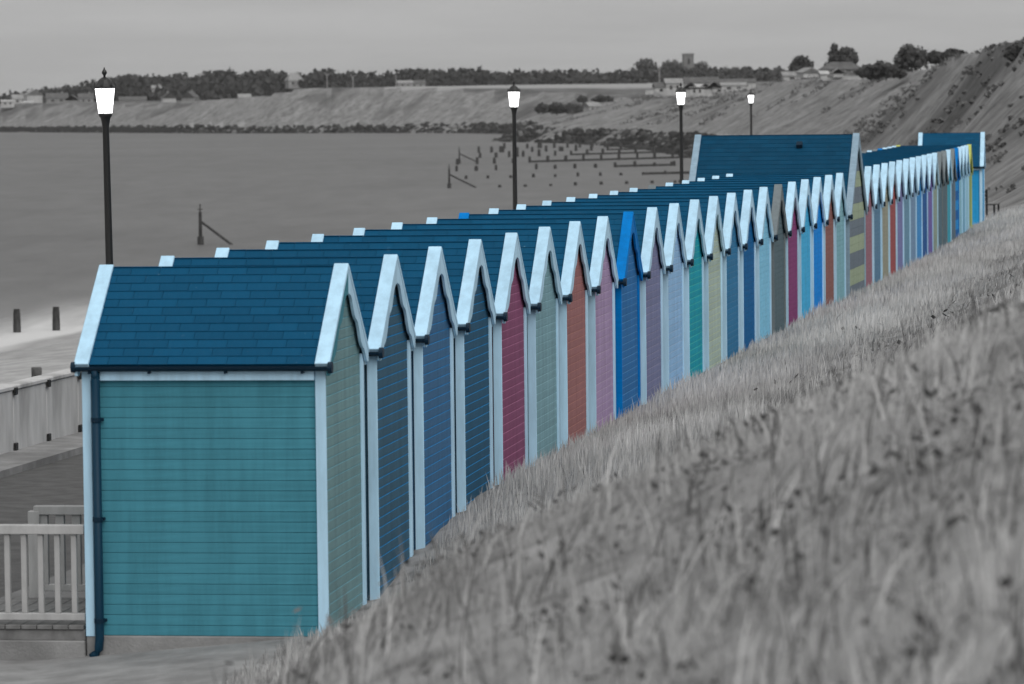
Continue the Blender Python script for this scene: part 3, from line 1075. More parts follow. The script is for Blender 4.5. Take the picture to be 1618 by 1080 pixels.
# the big hut with striped boards
KBIG = hut_kit(1.70, 1.80, 2.68, 4.30, 3.42, 19)
olive, slate = paint('olive_boards', [1.5 * x for x in lin('8d9a84')]), paint('slate_boards', [1.5 * x for x in lin('646f79')])
PLANKB = board_mesh(0.165)
greyblue = paint('grey_blue_trim', (0.30, 0.42, 0.52))
pb = at(1358, 209, 84.95)
big = build_hut(KBIG, (pb.x, 84.95, 0), math.pi / 2 - math.radians(10.2), [slate, slate, olive, olive], greyblue,
                'large hut with olive and grey striped rear wall and tall navy roof', None, 1, zb=.24, bh=.165, plank=PLANKB, roof=M['shingle_dark'])
vent = MB().bbox(.30, .42, 1.15, 1.27, 0, .10, .01, mat=slope_matrix(-1, 4.30, math.atan2(1.62, 1.80))).mesh('roof_vent', [M['navy']])
obj('roof_vent', vent, big)
for i, (c, tr, word) in enumerate(ROW_B):
    X = 7.72 + 0.372 * i - 0.0012 * i * i
    Y = 88.0 + 2.11 * i
    lab = f'{word} hut with {TRIMW[tr]} bargeboards, {ORD[i]} past the large striped hut'
    rear = [pnt(c, KREAR)]
    if tr == 'b':
        rear = [pnt(c, KREAR)] * 3 + [pnt('0f5f9c', KREAR)] * 3
    huts.append(build_hut(KIT, (X, Y, 0.03), math.pi / 2 - math.radians(9.6), rear, TRIM[tr], lab, G2, 0, zb=.24 + BH * 4))
# hut closing the far end of the row
KEND = hut_kit(1.12, 1.22, 2.72, 3.80, 2.15, 15)
pe = at(1556, 214, 134.2)
azure = paint('azure_wall', (0.03, 0.36, 0.72))
build_hut(KEND, (pe.x, 134.2, 0.1), math.pi / 2 - math.radians(8.0), [azure], M['white'], 'azure blue hut closing the far end of the row', None, 0, zb=.5)

# the teal end wall of the nearest hut, board by board, and its downpipe
h1 = huts[0]
teal = paint('teal_wall', [1.38 * x for x in lin('3d7786')])
h1.children[0].material_slots[0].material = teal
SPL = board_mesh(BH)
z = .24
zt2 = KIT['p'][8]
while z < zt2 - .10:
    o = obj('plank', SPL, h1, (-A_W + .019, (Y_R + .07 + Y_F - .062) / 2, z), mats=[teal, teal], scale=(Y_F - Y_R - .135, 1, 1))
    o.rotation_euler = (0, 0, -math.pi / 2)
    z += BH
px_, py_ = -A_W - .070, Y_F - .118
pipe = MB().tube([(px_, py_, ZE - .06), (px_, py_, .22), (px_, py_ + .01, .12), (px_ - .005, py_ + .035, .075), (px_ - .005, py_ + .075, .045)], .041, 14)
pipe.tube([(-(E_W + .022), py_, ZE - .05), (px_, py_, ZE - .16)], .034, 12)
dp = obj('downpipe', pipe.mesh('downpipe', [M['pipe']], smooth=True), h1)
for zc in (2.20, 1.30, .38):
    o = MB().tube([(px_, py_, zc - .02), (px_, py_, zc + .02)], .048, 14)
    o.bbox(px_ + .02, px_ + .06, py_ - .060, py_ + .05, zc - .014, zc + .014, .004)
    obj('pipe_clip', o.mesh('pipe_clip', [M['navy']]), dp)
for yc in (.25, .95, 1.65, 2.2):
    obj('gutter_bracket', MB().bbox(-E_W - .03, -A_W - .02, yc - .012, yc + .012, ZE - .085, ZE - .055, .003).mesh('gutter_bracket', [M['navy']]), h1)

# ------------------------------------------------------------------ deck and railings in front of the nearest hut
HM = Matrix.Translation((ROW0[0], ROW0[1], 0)) @ Matrix.Rotation(math.pi / 2 - PSI, 4, 'Z')
def hut_local(x, y, z=0):
    return HM @ Vector((x, y, z))
dk = empty('timber_deck', hut_local(0, Y_F + .03, 0), math.pi / 2 - PSI)
tag(dk, 'small grey timber deck on a concrete base before the nearest hut', 'deck')
obj('base', MB().bbox(-1.0, 1.1, 0.0, 2.4, -.1, .19, .01).mesh('base', [M['concrete']]), dk)
pm = MB().bbox(-.99, 1.09, 0, .140, .29, .33, .006).mesh('deck_board', [M['deckwood']])
obj('joist', MB().bbox(-.97, -.92, 0, 2.38, .19, .288, .004).mesh('joist', [M['deckwood']]), dk)
for i in range(16):
    obj('deck_board', pm, dk, (0, .01 + i * .147, 0))
def railing(x, y0, y1, label, bal_w, step, top, bot, end_post=None):
    r = empty('deck_railing', hut_local(x, y0, .33), math.pi / 2 - PSI)
    tag(r, label, 'railing')
    ln = y1 - y0
    obj('top_rail', MB().bbox(-.05, .05, 0, ln, top - .36 - .055, top - .33, .006).mesh('top_rail', [M['railwood']]), r)
    obj('bottom_rail', MB().bbox(-.035, .035, 0, ln, bot - .33 - .03, bot - .33 + .035, .006).mesh('bottom_rail', [M['railwood']]), r)
    bm_ = MB().bbox(-.026, .026, -bal_w / 2, bal_w / 2, bot - .33 + .035, top - .36 - .055, .004).mesh('baluster', [M['railwood']])
    y = .10
    while y < ln - .05:
        obj('baluster', bm_, r, (0.0, y, 0))
        y += step
    if end_post:
        obj('post', MB().bbox(-.055, .055, ln - .06, ln + .055, -.33, top - .36 - .02, .006).mesh('post', [M['railwood']]), r)
    return r
railing(-.93, Y_F + .03, Y_F + 1.9, 'pale wooden railing beside the deck of the nearest hut', .050, .155, 1.24, .40)
railing(1.12, Y_F + .03, Y_F + 1.02, 'pale railing with thick end post, behind the nearer railing', .085, .16, 1.21, .42, True)

# ------------------------------------------------------------------ lamps
def lamp_glass_material():
    mt = mat('lit_lamp_glass', grey(0.9), 0.4)
    b = mt.node_tree.nodes['Principled BSDF']
    b.inputs['Emission Color'].default_value = (1, 1, 1, 1)
    b.inputs['Emission Strength'].default_value = 4.0
    return mt
M['lamp'] = lamp_glass_material()
def lamp_meshes():
    k = {}
    k['pole'] = MB().lathe([(.10, 0), (.10, .5), (.075, .55), (.065, .9), (.058, 2.4), (.050, 4.72), (.062, 4.80), (.075, 4.86), (.10, 4.89), (.10, 4.93)], 16).mesh('pole', [M['iron']], True)
    k['glass'] = MB().lathe([(.105, 4.93), (.150, 5.30)], 6, phase=.3).mesh('glass', [M['lamp']])
    roof = MB().lathe([(.168, 5.30), (.168, 5.325), (.13, 5.37), (.09, 5.43), (.05, 5.46), (.03, 5.47)], 12).mesh('lantern_roof', [M['iron']])
    k['roof'] = roof
    k['finial'] = MB().lathe([(.018, 5.46), (.018, 5.50), (.04, 5.53), (.035, 5.56), (.016, 5.585), (.006, 5.62)], 10).mesh('finial', [M['iron']], True)
    fr = MB()
    for i in range(6):
        a = .3 + i * math.pi / 3
        fr.tube([(.108 * math.cos(a), .108 * math.sin(a), 4.93), (.153 * math.cos(a), .153 * math.sin(a), 5.30)], .0045, 5)
    k['frame'] = fr.mesh('lantern_frame', [M['iron']])
    cr = MB()
    for i in range(6):
        a = .3 + i * math.pi / 3
        cr.lathe([(.010, 5.32), (.016, 5.35), (.010, 5.375), (.003, 5.40)], 6, cx=.155 * math.cos(a), cy=.155 * math.sin(a))
    k['crest'] = cr.mesh('crest', [M['iron']])
    return k
LK = lamp_meshes()
LAMPS = [(170, 415, 62.0, 'nearest lit street lamp with black post, behind the nearest hut roof'), (814, 330, 104.0, 'lit street lamp in front of the stubble field, second nearest'),
         (1077, 287, 129.0, 'lit street lamp left of the large striped hut, third nearest'), (1187, 210, 205.0, 'farthest and smallest lit street lamp, above the large hut roof')]
for px, py, Y, lab in LAMPS:
    p = at(px + (2 if Y < 70 else 0), py, Y)
    r = empty('street_lamp', (p.x, Y, 0.0))
    if Y < 70:
        r.rotation_euler = (0, -0.010, 0)
        r.location.x += 0.035
    tag(r, lab, 'street lamp', 'lamps along the promenade')
    obj('pole', LK['pole'], r)
    g = obj('lantern', LK['glass'], r)
    obj('lantern_frame', LK['frame'], g)
    rf = obj('lantern_roof', LK['roof'], r)
    obj('finial', LK['finial'], rf)
    obj('crest', LK['crest'], rf)

# ------------------------------------------------------------------ posts, beacons and groynes in the water
def sea_pt(px, py, z=SEA_Z):
    """where the sight line of a pixel meets height z"""
    p1 = at(px, py, 100.0)
    k = (z - CZ) / (p1.z - CZ)
    return Vector((p1.x * k, 100 * k, z))

def post_mesh(w, h, sunk=1.2):
    mb = MB()
    n = 6
    pr = [(w * .5, -sunk), (w * .5, h * .3), (w * .46, h * .8), (w * .40, h)]
    mb.lathe(pr, n, phase=random.random())
    return mb.mesh('post', [M['post']])
P_A, P_B = post_mesh(.30, .92), post_mesh(.30, .94)
for (px, py, lab) in ((27, 526, 'left of two dark timber posts standing in the surf'), (89, 523, 'right of two dark timber posts standing in the surf')):
    p = sea_pt(px, py)
    tag(obj('timber_post', P_A if px < 50 else P_B, None, p), lab, 'post')
p = at(58, 596, 108)
pz = -2.6
mb = MB().bbox(-.13, .13, -.12, .12, pz - .8, p.z + .27, .02)
tag(obj('timber_post', mb.mesh('timber_post', [M['postgrey']]), None, (p.x, 108, 0), .2), 'squat grey post just beyond the concrete sea wall', 'post')

def beacon(px, py, hpx, brpx, brpy, lab, group=None, parent=None):
    b = sea_pt(px, py)
    e = sea_pt(brpx, brpy)
    k = b.y / FPX
    h = hpx * k
    r = empty('marker_beacon', b)
    tag(r, lab, 'beacon', group)
    obj('mast', MB().tube([(0, 0, -1.5), (0, 0, h * .8)], [.13, .10], 8).mesh('mast', [M['post']]), r)
    obj('sleeve', MB().tube([(0, 0, -1.5), (0, 0, h * .2)], .2, 8).mesh('sleeve', [M['post']]), r)
    obj('topmark', MB().tube([(0, 0, h * .78), (0, 0, h)], .045, 6).lathe([(.16, h * .86), (.16, h * .88)], 8).mesh('topmark', [M['post']]), r)
    obj('brace', MB().tube([(0, 0, h * .58), (e.x - b.x, e.y - b.y, .0), ((e.x - b.x) * 1.1, (e.y - b.y) * 1.1, -.2)], .085, 8).mesh('brace', [M['post']]), r)
beacon(317, 386, 64, 366, 386, 'lone braced beacon post standing in the open sea')
beacon(710, 297, 38, 752, 296, 'braced beacon at the seaward end of the nearest groyne')
beacon(726, 258, 27, 755, 256, 'braced beacon beyond the nearest one, among groyne posts')

GR = 'timber groynes in the shallow water'
def crop(cx, cy):
    return 680 + cx / 3.852, 130 + cy / 3.852
GROYNES = [
    ('nearest groyne of short stumps', [422, 578, 733, 883, 1040, 1195, 1350, 1490, 1520], (645, 608), 18, 1e9),
    ('second nearest groyne of low stumps', [218, 350, 490, 628, 760, 898, 1035, 1160, 1298, 1430, 1568], (588, 556), 22, 1290),
    ('third groyne, its planks dark at the shore end', [160, 280, 400, 645, 760, 880, 1005, 1125, 1245, 1365, 1470, 1485], (540, 505), 32, 1120),
    ('fourth groyne with long line of square posts', [165, 285, 390, 505, 605, 715, 825, 932, 1040, 1148, 1260, 1365, 1475, 1580], (500, 460), 40, 600),
    ('fifth groyne crossing mid water', [303, 400, 480, 530, 565, 662, 760, 857, 955, 1050, 1150, 1250, 1360, 1480], (462, 424), 38, 800),
    ('sixth groyne with scattered posts', [295, 373, 428, 442, 530, 620, 705, 790, 802, 887, 980, 1080, 1160, 1245, 1340, 1450], (430, 404), 36, 1000),
    ('seventh groyne, far and partly planked', [450, 590, 660, 672, 755, 835, 910, 985, 1065, 1150, 1240, 1330, 1420, 1520], (406, 386), 34, 1060),
    ('farthest groyne, a dark planked line by the rocks', [980, 1065, 1150, 1245, 1330, 1420, 1520, 1600], (388, 368), 36, 1000)]
for lab, xs, (ya, yb), hp, plank_from in GROYNES:
    pts = []
    for cx in xs:
        u = (cx - 160) / 1400
        px, py = crop(cx, ya + (yb - ya) * u)
        pts.append((cx, sea_pt(px, py)))
    r = empty('groyne', pts[0][1])
    tag(r, lab, 'groyne', GR)
    o0 = pts[0][1]
    k = o0.y / FPX / 3.852
    for cx, p in pts:
        h = hp * k * random.uniform(.75, 1.15)
        w = (24 if hp > 20 else 26) * k * random.uniform(.7, 1.0)
        me = post_mesh(min(w, .55), h, 1.0)
        obj('post', me, r, p - o0, random.random())
    pl = [p for cx, p in pts if cx >= plank_from]
    for a, b in zip(pl[:-1], pl[1:]):
        a, b = a - o0, b - o0
        d = (b - a)
        ang = math.atan2(d.y, d.x)
        for j in range(2):
            mb = MB().bbox(0, d.length, -.08, .08, -.3 + j * .32, -.02 + j * .32, .01)
            o = obj('plank', mb.mesh('plank', [M['post']]), r, a, ang)

# ------------------------------------------------------------------ rocks and timber revetment at the foot of the far cliffs
ICO_V, ICO_F = None, None
def ico():
    t = (1 + 5 ** .5) / 2
    v = np.array([(-1, t, 0), (1, t, 0), (-1, -t, 0), (1, -t, 0), (0, -1, t), (0, 1, t), (0, -1, -t), (0, 1, -t), (t, 0, -1), (t, 0, 1), (-t, 0, -1), (-t, 0, 1)], float)
    v /= np.linalg.norm(v[0])
    f = np.array([(0, 11, 5), (0, 5, 1), (0, 1, 7), (0, 7, 10), (0, 10, 11), (1, 5, 9), (5, 11, 4), (11, 10, 2), (10, 7, 6), (7, 1, 8), (3, 9, 4), (3, 4, 2), (3, 2, 6), (3, 6, 8), (3, 8, 9), (4, 9, 5), (2, 4, 11), (6, 2, 10), (8, 6, 7), (9, 8, 1)])
    return v, f
ICO_V, ICO_F = ico()
def coast_pt(t, d):
    x, y = np.interp(t, CT, COAST[:, 0]), np.interp(t, CT, COAST[:, 1])
    x2, y2 = np.interp(t + 2, CT, COAST[:, 0]), np.interp(t + 2, CT, COAST[:, 1])
    e = np.array([x2 - x, y2 - y]) / np.hypot(x2 - x, y2 - y)
    return x + e[1] * d, y - e[0] * d
def build_rocks():
    t0 = CT[7]
    t1 = CT[20]
    n = 4200
    V, F, T = [], [], []
    for i in range(n):
        t = t0 + (t1 - t0) * rng.random() ** 1.0
        wide = np.interp(t, [CT[9], CT[12], CT[15], CT[17], CT[20]], [6, 9, 8, 5, 4])
        wb_ = np.interp(t, CT, COAST[:, 4])
        d = -wb_ - 1.8 + wide * rng.random() ** 1.3
        x, y = coast_pt(t, d)
        r = rng.uniform(.35, 1.15)
        z = SEA_Z + (d + wb_) * 3.7 / wb_ * .9 + rng.uniform(-.1, .6)
        v = ICO_V * r * rng.uniform(.65, 1.2, 3) * rng.uniform(.8, 1.2, (12, 1)) + np.array([x, y, z])
        F.append(ICO_F + 12 * i)
        V.append(v)
        T.append(np.full(12, rng.choice([.025, .035, .05, .07, .16], p=[.3, .3, .2, .14, .06])))
    me = tri_mesh('rock_armour', np.concatenate(V), np.concatenate(F), [M['rock']], {'tone': np.concatenate(T)})
    tag(obj('rock_armour', me), 'dark boulders heaped along the foot of the far cliffs', 'rocks', kind='stuff')
build_rocks()
def build_revetment():
    tA, tB = CT[18] + 20, CT[22]
    x0, y0 = coast_pt(tA, -7)
    root = empty('timber_revetment', (x0, y0, SEA_Z))
    tag(root, 'dark timber wall at the waterline below the far left cliff', 'sea wall')
    t = tA
    while t < tB:
        xa, ya = coast_pt(t, -7)
        xb, yb = coast_pt(t + 6, -7)
        ang = math.atan2(yb - ya, xb - xa)
        ln = math.hypot(xb - xa, yb - ya)
        h = random.uniform(1.75, 2.1)
        obj('panel', MB().box(0, ln * .98, -.2, .2, -.6, h).mesh('panel', [M['post']]), root, (xa - x0, ya - y0, 0), ang)
        obj('pile', MB().box(-.25, .25, -.6, .3, -.6, h + random.uniform(-.7, .4)).mesh('pile', [M['post']]), root, (xa - x0, ya - y0, 0), ang)
        t += 6
build_revetment()

# ------------------------------------------------------------------ trees
def foliage(centers, radii, nq, size, tone_lo, tone_hi, core=True):
    """leaf-clump quads scattered through ellipsoid volumes, plus small dark inner masses so that crowns are not see-through everywhere"""
    V, Q, T = [], [], []
    cnt = 0
    for (c, r) in zip(centers, radii):
        c, r = np.array(c, float), np.array(r, float)
        n = nq
        u = rng.normal(size=(n, 3))
        u /= np.linalg.norm(u, axis=1)[:, None]
        rad = rng.uniform(.55, 1.08, (n, 1)) * (1 + .28 * np.sin(5 * u[:, :1] + c[0]) * np.cos(4 * u[:, 2:3] + c[1]))
        p = c + u * r * rad
        a = rng.normal(size=(n, 3))
        a /= np.linalg.norm(a, axis=1)[:, None]
        b = np.cross(a, u)
        b /= np.linalg.norm(b, axis=1)[:, None] + 1e-6
        s = size * rng.uniform(.6, 1.3, (n, 1))
        quad = np.stack([p - a * s - b * s * .7, p + a * s - b * s * .5, p + a * s * .7 + b * s, p - a * s * .8 + b * s * .8], 1)
        V.append(quad.reshape(-1, 3))
        Q.append(np.arange(4 * n).reshape(n, 4) + cnt)
        T.append(np.repeat(rng.uniform(tone_lo, tone_hi, n), 4))
        cnt += 4 * n
    return np.concatenate(V), np.concatenate(Q), np.concatenate(T)

def wood():
    px_t = [-200, 0, 60, 120, 150, 180, 240, 300, 340, 385, 430, 470, 500, 560, 600, 640, 700, 760, 800, 840, 880, 930, 990, 1060, 1120, 1160, 1200, 1260, 1320]
    py_t = [165, 152, 143, 135, 129, 121, 119, 119, 115, 110, 114, 119, 113, 112, 119, 109, 111, 109, 114, 113, 107, 114, 111, 110, 105, 108, 108, 112, 116]
    C, R = [], []
    px = -120.0
    while px < 1290:
        y = np.interp(px, px_t, py_t) + random.uniform(-3, 5)
        Y = random.uniform(1820, 1960)
        p = at(px, y, Y)
        rz = random.uniform(3.0, 5.0)
        rx = random.uniform(3.5, 6.5)
        C.append((p.x, Y, p.z - rz)); R.append((rx, rx, rz))
        g = float(terrain(np.array([p.x]), np.array([Y]))[0][0])
        zz = p.z - rz * 1.7
        while zz > g - 2:
            C.append((p.x + random.uniform(-5, 5), Y - random.uniform(0, 70), zz + random.uniform(-1.5, 1.5))); R.append((rx * random.uniform(.8, 1.2), rx, rz * .9))
            zz -= rz * 1.1
        px += rx * FPX / Y * random.uniform(.30, .62)
    V, Q, T = foliage(C, R, 120, 1.0, .032, .056)
    me = tri_mesh('wood', V, None, [M['leaf']], {'tone': T}, quads=Q)
    tag(obj('far_wood', me), 'dark wood along the skyline behind the far cliffs', 'wood', kind='stuff')
    # trunk-filled interior so that the sky does not show low through the wood
wood()

def ground_at(x, y):
    if y < 150:
        return float(bank_z(np.array([x]), np.array([y]))[0][0])
    return float(terrain(np.array([x]), np.array([y]))[0][0])

def tree(px, ptop, wpx, Y, lab, blobs=None, name='tree', pbase=None, tone=(.045, .085), group=None, nq=240):
    k = Y / FPX
    p = at(px, ptop, Y)
    g = ground_at(p.x, Y) if pbase is None else at(px, pbase, Y).z
    H = max(p.z - g, 1.0)
    W = wpx * k
    r = empty(name, (p.x, Y, g))
    tag(r, lab, 'bush' if name == 'bush' else 'tree', group)
    mb = MB().tube([(0, 0, -.6), (0.02 * H, 0, H * .3), (0, 0, H * .75)], [.05 * H * .6, .035 * H * .6, .012 * H], 8)
    for j in range(5):
        a = j * 1.26 + random.random()
        mb.tube([(0, 0, H * (.25 + .08 * j)), (W * .3 * math.cos(a), W * .3 * math.sin(a), H * (.45 + .09 * j))], [.016 * H, .006 * H], 6)
    obj('trunk', mb.mesh('trunk', [M['bark']]), r)
    if blobs is None:
        blobs = [(0, .6, .4, .42), (-.3, .35, .3, .4), (.3, .38, .3, .4), (.1, .2, .45, .3), (-.15, .65, .24, .3)] if name == 'bush' else [(0, .68, .36, .32), (-.28, .52, .28, .26), (.28, .54, .28, .26), (.12, .8, .24, .2), (-.14, .78, .22, .2), (.0, .38, .40, .24), (-.25, .3, .24, .22), (.26, .3, .24, .22)]
    C = [(bx * W, random.uniform(-.2, .2) * W, bz * H) for bx, bz, rx, rz in blobs]
    R = [(rx * W * 1.05, rx * W * 1.05, rz * H) for bx, bz, rx, rz in blobs]
    V, Q, T = foliage(C, R, nq, max(.035 * W, .22), *tone)
    obj('crown', tri_mesh('crown', V, None, [M['leaf']], {'tone': T}, quads=Q), r)
    return r

tree(1020, 92, 44, 1880, 'round dark tree standing above the wood, left of church tower', pbase=140)
tree(1062, 95, 46, 1990, 'broad dark tree directly left of the church tower', pbase=140)
tree(1106, 98, 38, 1960, 'dark tree rising behind the right side of the church tower', pbase=140)
tree(1266, 88, 34, 780, 'dark tree beside the white cliff top house', pbase=122)
tree(1318, 69, 20, 660, 'slim tree with pointed top behind the bungalow', blobs=[(0, .86, .22, .13), (0, .66, .36, .16), (.1, .45, .5, .2), (-.1, .25, .5, .2)], pbase=112)
tree(1337, 75, 34, 660, 'round tree behind the bungalow roof, right of the slim tree', pbase=112)
tree(1441, 70, 46, 520, 'large round bush on the skyline of the near cliff', name='bush', pbase=106)
tree(1479, 82, 22, 430, 'small bush on the cliff edge right of the large round bush', name='bush', pbase=97)
tree(1508, 79, 34, 400, 'low flat bush on the near cliff edge', name='bush', pbase=95)
tree(1400, 97, 56, 560, 'long dark hedge bush behind the cliff edge', name='bush', pbase=121)
tree(1376, 103, 40, 590, 'low dark bush right of the bungalow', name='bush', pbase=121)
tree(1618, 74, 50, 300, 'dark bush at the right hand end of the cliff top', name='bush', pbase=92)
tree(920, 151, 14, 1130, 'small round bush in the valley between the cliffs', name='bush', pbase=160)
tree(952, 150, 28, 1120, 'wide bush in the valley near the cliff shoulder', name='bush', pbase=160)
for i, (px, w, b) in enumerate(((858, 22, 177), (880, 26, 178), (905, 28, 178), (928, 20, 180))):
    tree(px, 163 - i % 2 * 2, w, 1090, f'{["leftmost", "second", "third", "rightmost"][i]} bush of the dark hedge below the stubble field', name='bush', pbase=b, group='hedge below the field')

# ------------------------------------------------------------------ houses, caravans, church, masts
def house(px, Y, w, dep, hw, hr, rz, wall, roof, lab, cat='house', wins=2, pbase=None, hip=False, group=None, name='house'):
    p = at(px, 150, Y)
    g = ground_at(p.x, Y) if pbase is None else at(px, pbase, Y).z
    r = empty(name, (p.x, Y, g), rz)
    tag(r, lab, cat, group)
    a, d = w / 2, dep / 2
    mb = MB()
    P = [(-a, -d), (a, -d), (a, d), (-a, d)]
    mb.box(-a, a, -d, d, -0.4, hw)
    if not hip:
        mb.add([(-a, -d, hw), (-a, d, hw), (-a, 0, hw + hr), (a, -d, hw), (a, d, hw), (a, 0, hw + hr)], [(0, 2, 1), (3, 4, 5)])
    obj('wall', mb.mesh('wall', [wall]), r)
    o = .25
    rb = MB()
    i = a * .55 if hip else 0
    zz = hw + hr
    th = .12
    s = hr / d
    top = [(-a - o + i, 0, zz), (a + o - i, 0, zz)]
    ev = [(-a - o, -d - o, hw - s * o), (a + o, -d - o, hw - s * o), (a + o, d + o, hw - s * o), (-a - o, d + o, hw - s * o)]
    vs = [Vector(q) + Vector((0, 0, th)) for q in ev + top] + [Vector(q) for q in ev + top]
    fs = [(0, 1, 5, 4), (2, 3, 4, 5), (6, 10, 11, 7), (8, 11, 10, 9), (0, 6, 7, 1), (2, 8, 9, 3)]
    fs += [(1, 2, 5), (3, 0, 4), (7, 11, 8), (9, 10, 6), (1, 7, 8, 2), (3, 9, 6, 0)]
    rb.add(vs, fs)
    rf = obj('roof', rb.mesh('roof', [roof]), r)
    if hw > 2.3 and cat == 'house':
        obj('chimney', MB().box(a * .4, a * .4 + .6, -.3, .3, hw + hr * .5, zz + .7).mesh('chimney', [M['fargrey']]), rf)
    ww = w / (wins * 2 + 1)
    for j in range(wins):
        x = -a + ww * (2 * j + 1)
        z0, z1 = hw * .38, hw * .82
        fr = obj('window', MB().box(x, x + ww, -d - .06, -d + .02, z0, z1).mesh('window', [M['farwhite']]), r)
        obj('pane', MB().box(x + .1, x + ww - .1, -d - .09, -d - .05, z0 + .1, z1 - .1).mesh('pane', [M['farglass']]), fr)
    return r
W_, G_, RF, RP = M['farwhite'], M['fargrey'], M['farroof'], M['farroof2']
hp = math.pi / 2
house(52, 1640, 7.5, 6.2, 3.0, 1.9, hp + .3, W_, RP, 'white gabled house near the left end of the far cliff', pbase=161)
house(30, 1660, 6, 5, 2.4, 1.6, .3, W_, RP, 'small pale house left of the white gabled house', pbase=165)
house(90, 1640, 8.5, 6, 2.4, 1.9, .1, G_, RF, 'grey bungalow with a long dark roof on the far cliff', pbase=164)
house(114, 1610, 5, 5, 2.2, 1.8, hp, G_, RF, 'small dark gabled bungalow left of the nearest lamp', pbase=166)
house(135, 1660, 6, 5, 2.4, 1.8, .2, G_, RF, 'grey roofed house just left of the nearest lamp', pbase=164)
house(210, 1690, 11, 6, 2.2, 1.3, .05, G_, RF, 'long low grey roofed building right of the nearest lamp', pbase=166)
house(247, 1790, 4, 4, 3.0, 1.2, .2, W_, RP, 'tiny pale house against the dark wood', pbase=150)
house(266, 1560, 6, 5, 2.4, 1.9, hp + .2, W_, RF, 'pale gabled house on the far cliff with dark roof', pbase=164)
house(301, 1580, 5.5, 5, 2.6, 2.2, hp - .3, G_, RF, 'steep roofed grey house above the far cliff', pbase=164)
house(386, 1500, 4.5, 4, 2.2, 1.2, .2, W_, RP, 'small bright white house at the cliff shoulder', pbase=163)
house(465, 1780, 6.5, 6, 3.2, 3.0, .3, G_, RP, 'pale house with pyramid roof in the wood', pbase=138, hip=True)
for i, px in enumerate((322, 336, 350, 363, 376)):
    house(px, 1480, 3.0, 3.0, 2.0, .4, random.uniform(-.3, .3), W_, W_, f'{["leftmost", "second", "middle", "fourth", "rightmost"][i]} of five white static caravans on the far cliff', 'caravan', 2, pbase=170 - (i % 2), name='static_caravan', group='static caravans on the far cliff')
for i, (px, y, w) in enumerate(((12, 168, 5), (44, 170, 4))):
    house(px, 1590, w, 3, 2.0, .5, .1, W_, W_, ('white caravan at the far left edge', 'white caravan below the white gabled house')[i], 'caravan', 2, pbase=y, name='static_caravan', group='static caravans on the far cliff')
house(640, 1420, 5, 4, 1.8, .8, .1, G_, RP, 'low pale building on the top of the far cliff', pbase=139)
house(659, 1430, 5.5, 4, 1.7, 1.0, .1, G_, RF, 'low dark roofed building beside the pale one on the far cliff', pbase=139)
# holiday park on the shoulder behind the third lamp
PARK = [(1050, 150, 5.0, 3.4, 2.0, 1.0, 0.1, W_, RF, 'white chalet at the left end of the holiday park'), (1064, 148, 4.0, 3.4, 2.6, 1.0, .1, W_, RP, 'white block left of the third lamp in the holiday park'),
        (1091, 152, 3.2, 3.4, 2.0, 1.3, hp, W_, RF, 'gabled white chalet just right of the third lamp'), (1101, 153, 3.4, 3.4, 2.4, .6, 0, W_, W_, 'tall plain white chalet in the holiday park'),
        (1114, 151, 3.0, 3.4, 1.8, 1.0, hp, W_, RF, 'small gabled chalet in the middle of the holiday park'), (1128, 151, 3.2, 3.4, 2.0, 1.4, hp, W_, RP, 'gabled white chalet with pale roof in the holiday park'),
        (1141, 149, 5.0, 3.4, 1.6, .7, .1, W_, RF, 'low wide chalet in the holiday park'), (1158, 145, 6.0, 3.4, 1.6, .6, .1, W_, RP, 'low chalet at the right end of the holiday park')]
for px, pb_, w, d, h1_, h2_, rz, wl_, rf_, lab in PARK:
    house(px, 985, w, d, h1_, h2_, rz, wl_, rf_, lab, 'chalet', 2, pbase=pb_, name='chalet', group='holiday park chalets')
house(1108, 1040, 8.5, 5, 2.2, 1.3, .05, W_, RF, 'long white building behind the chalets', pbase=144)
house(1165, 1040, 9, 5, 1.8, .8, .0, W_, RF, 'long low white row at the back of the holiday park', pbase=141)
house(1250, 760, 3.2, 2.6, 1.3, .6, .1, W_, RP, 'small white cabin on the skyline left of the dark tree', 'cabin', 1, pbase=130, name='cabin')
house(1277, 720, 3.4, 3, .6, .7, hp + .3, W_, RP, 'pale gabled cabin right of the dark tree', 'cabin', 1, pbase=119, name='cabin')
house(1329, 640, 6.0, 4.5, .8, 1.0, .05, M['flint'], RF, 'wide bungalow with dark hipped roof on the cliff top', wins=3, pbase=117, hip=True)
house(1324, 600, 1.9, 1.4, .35, .45, hp, W_, RP, 'little white gabled porch before the bungalow', 'porch', 1, pbase=117, name='porch')
house(1301, 610, 1.0, 1.0, .5, .3, .2, W_, W_, 'tiny white hut left of the bungalow', 'cabin', 1, pbase=121, name='cabin')
house(935, 1080, 3.4, 3, 1.8, .9, .5, W_, RP, 'small white house in the valley beside the hedge', pbase=178)

def edge_wall(pts, lab, h=.9, w=.8):
    """pale wall running along the cliff edge"""
    P = [at(px, py, Y) for px, py, Y in pts]
    r = empty('boundary_wall', P[0])
    tag(r, lab, 'wall')
    for a, b in zip(P[:-1], P[1:]):
        d = b - a
        me = MB().add([(0, 0, -.3), (d.x, d.y, d.z - .3), (d.x, d.y + w, d.z - .3), (0, w, -.3), (0, 0, h), (d.x, d.y, d.z + h), (d.x, d.y + w, d.z + h), (0, w, h)], BOXF).mesh('wall_length', [W_])
        obj('wall_length', me, r, a - P[0])
edge_wall([(1020, 147, 960), (1033, 146, 960), (1045, 152, 958), (1062, 158, 955), (1085, 158, 955)], 'white wall dipping along the cliff edge left of the third lamp', .6)
edge_wall([(1085, 158, 955), (1105, 157, 955), (1128, 155, 957), (1145, 151, 960)], 'white wall rising along the cliff edge right of the third lamp', .6)
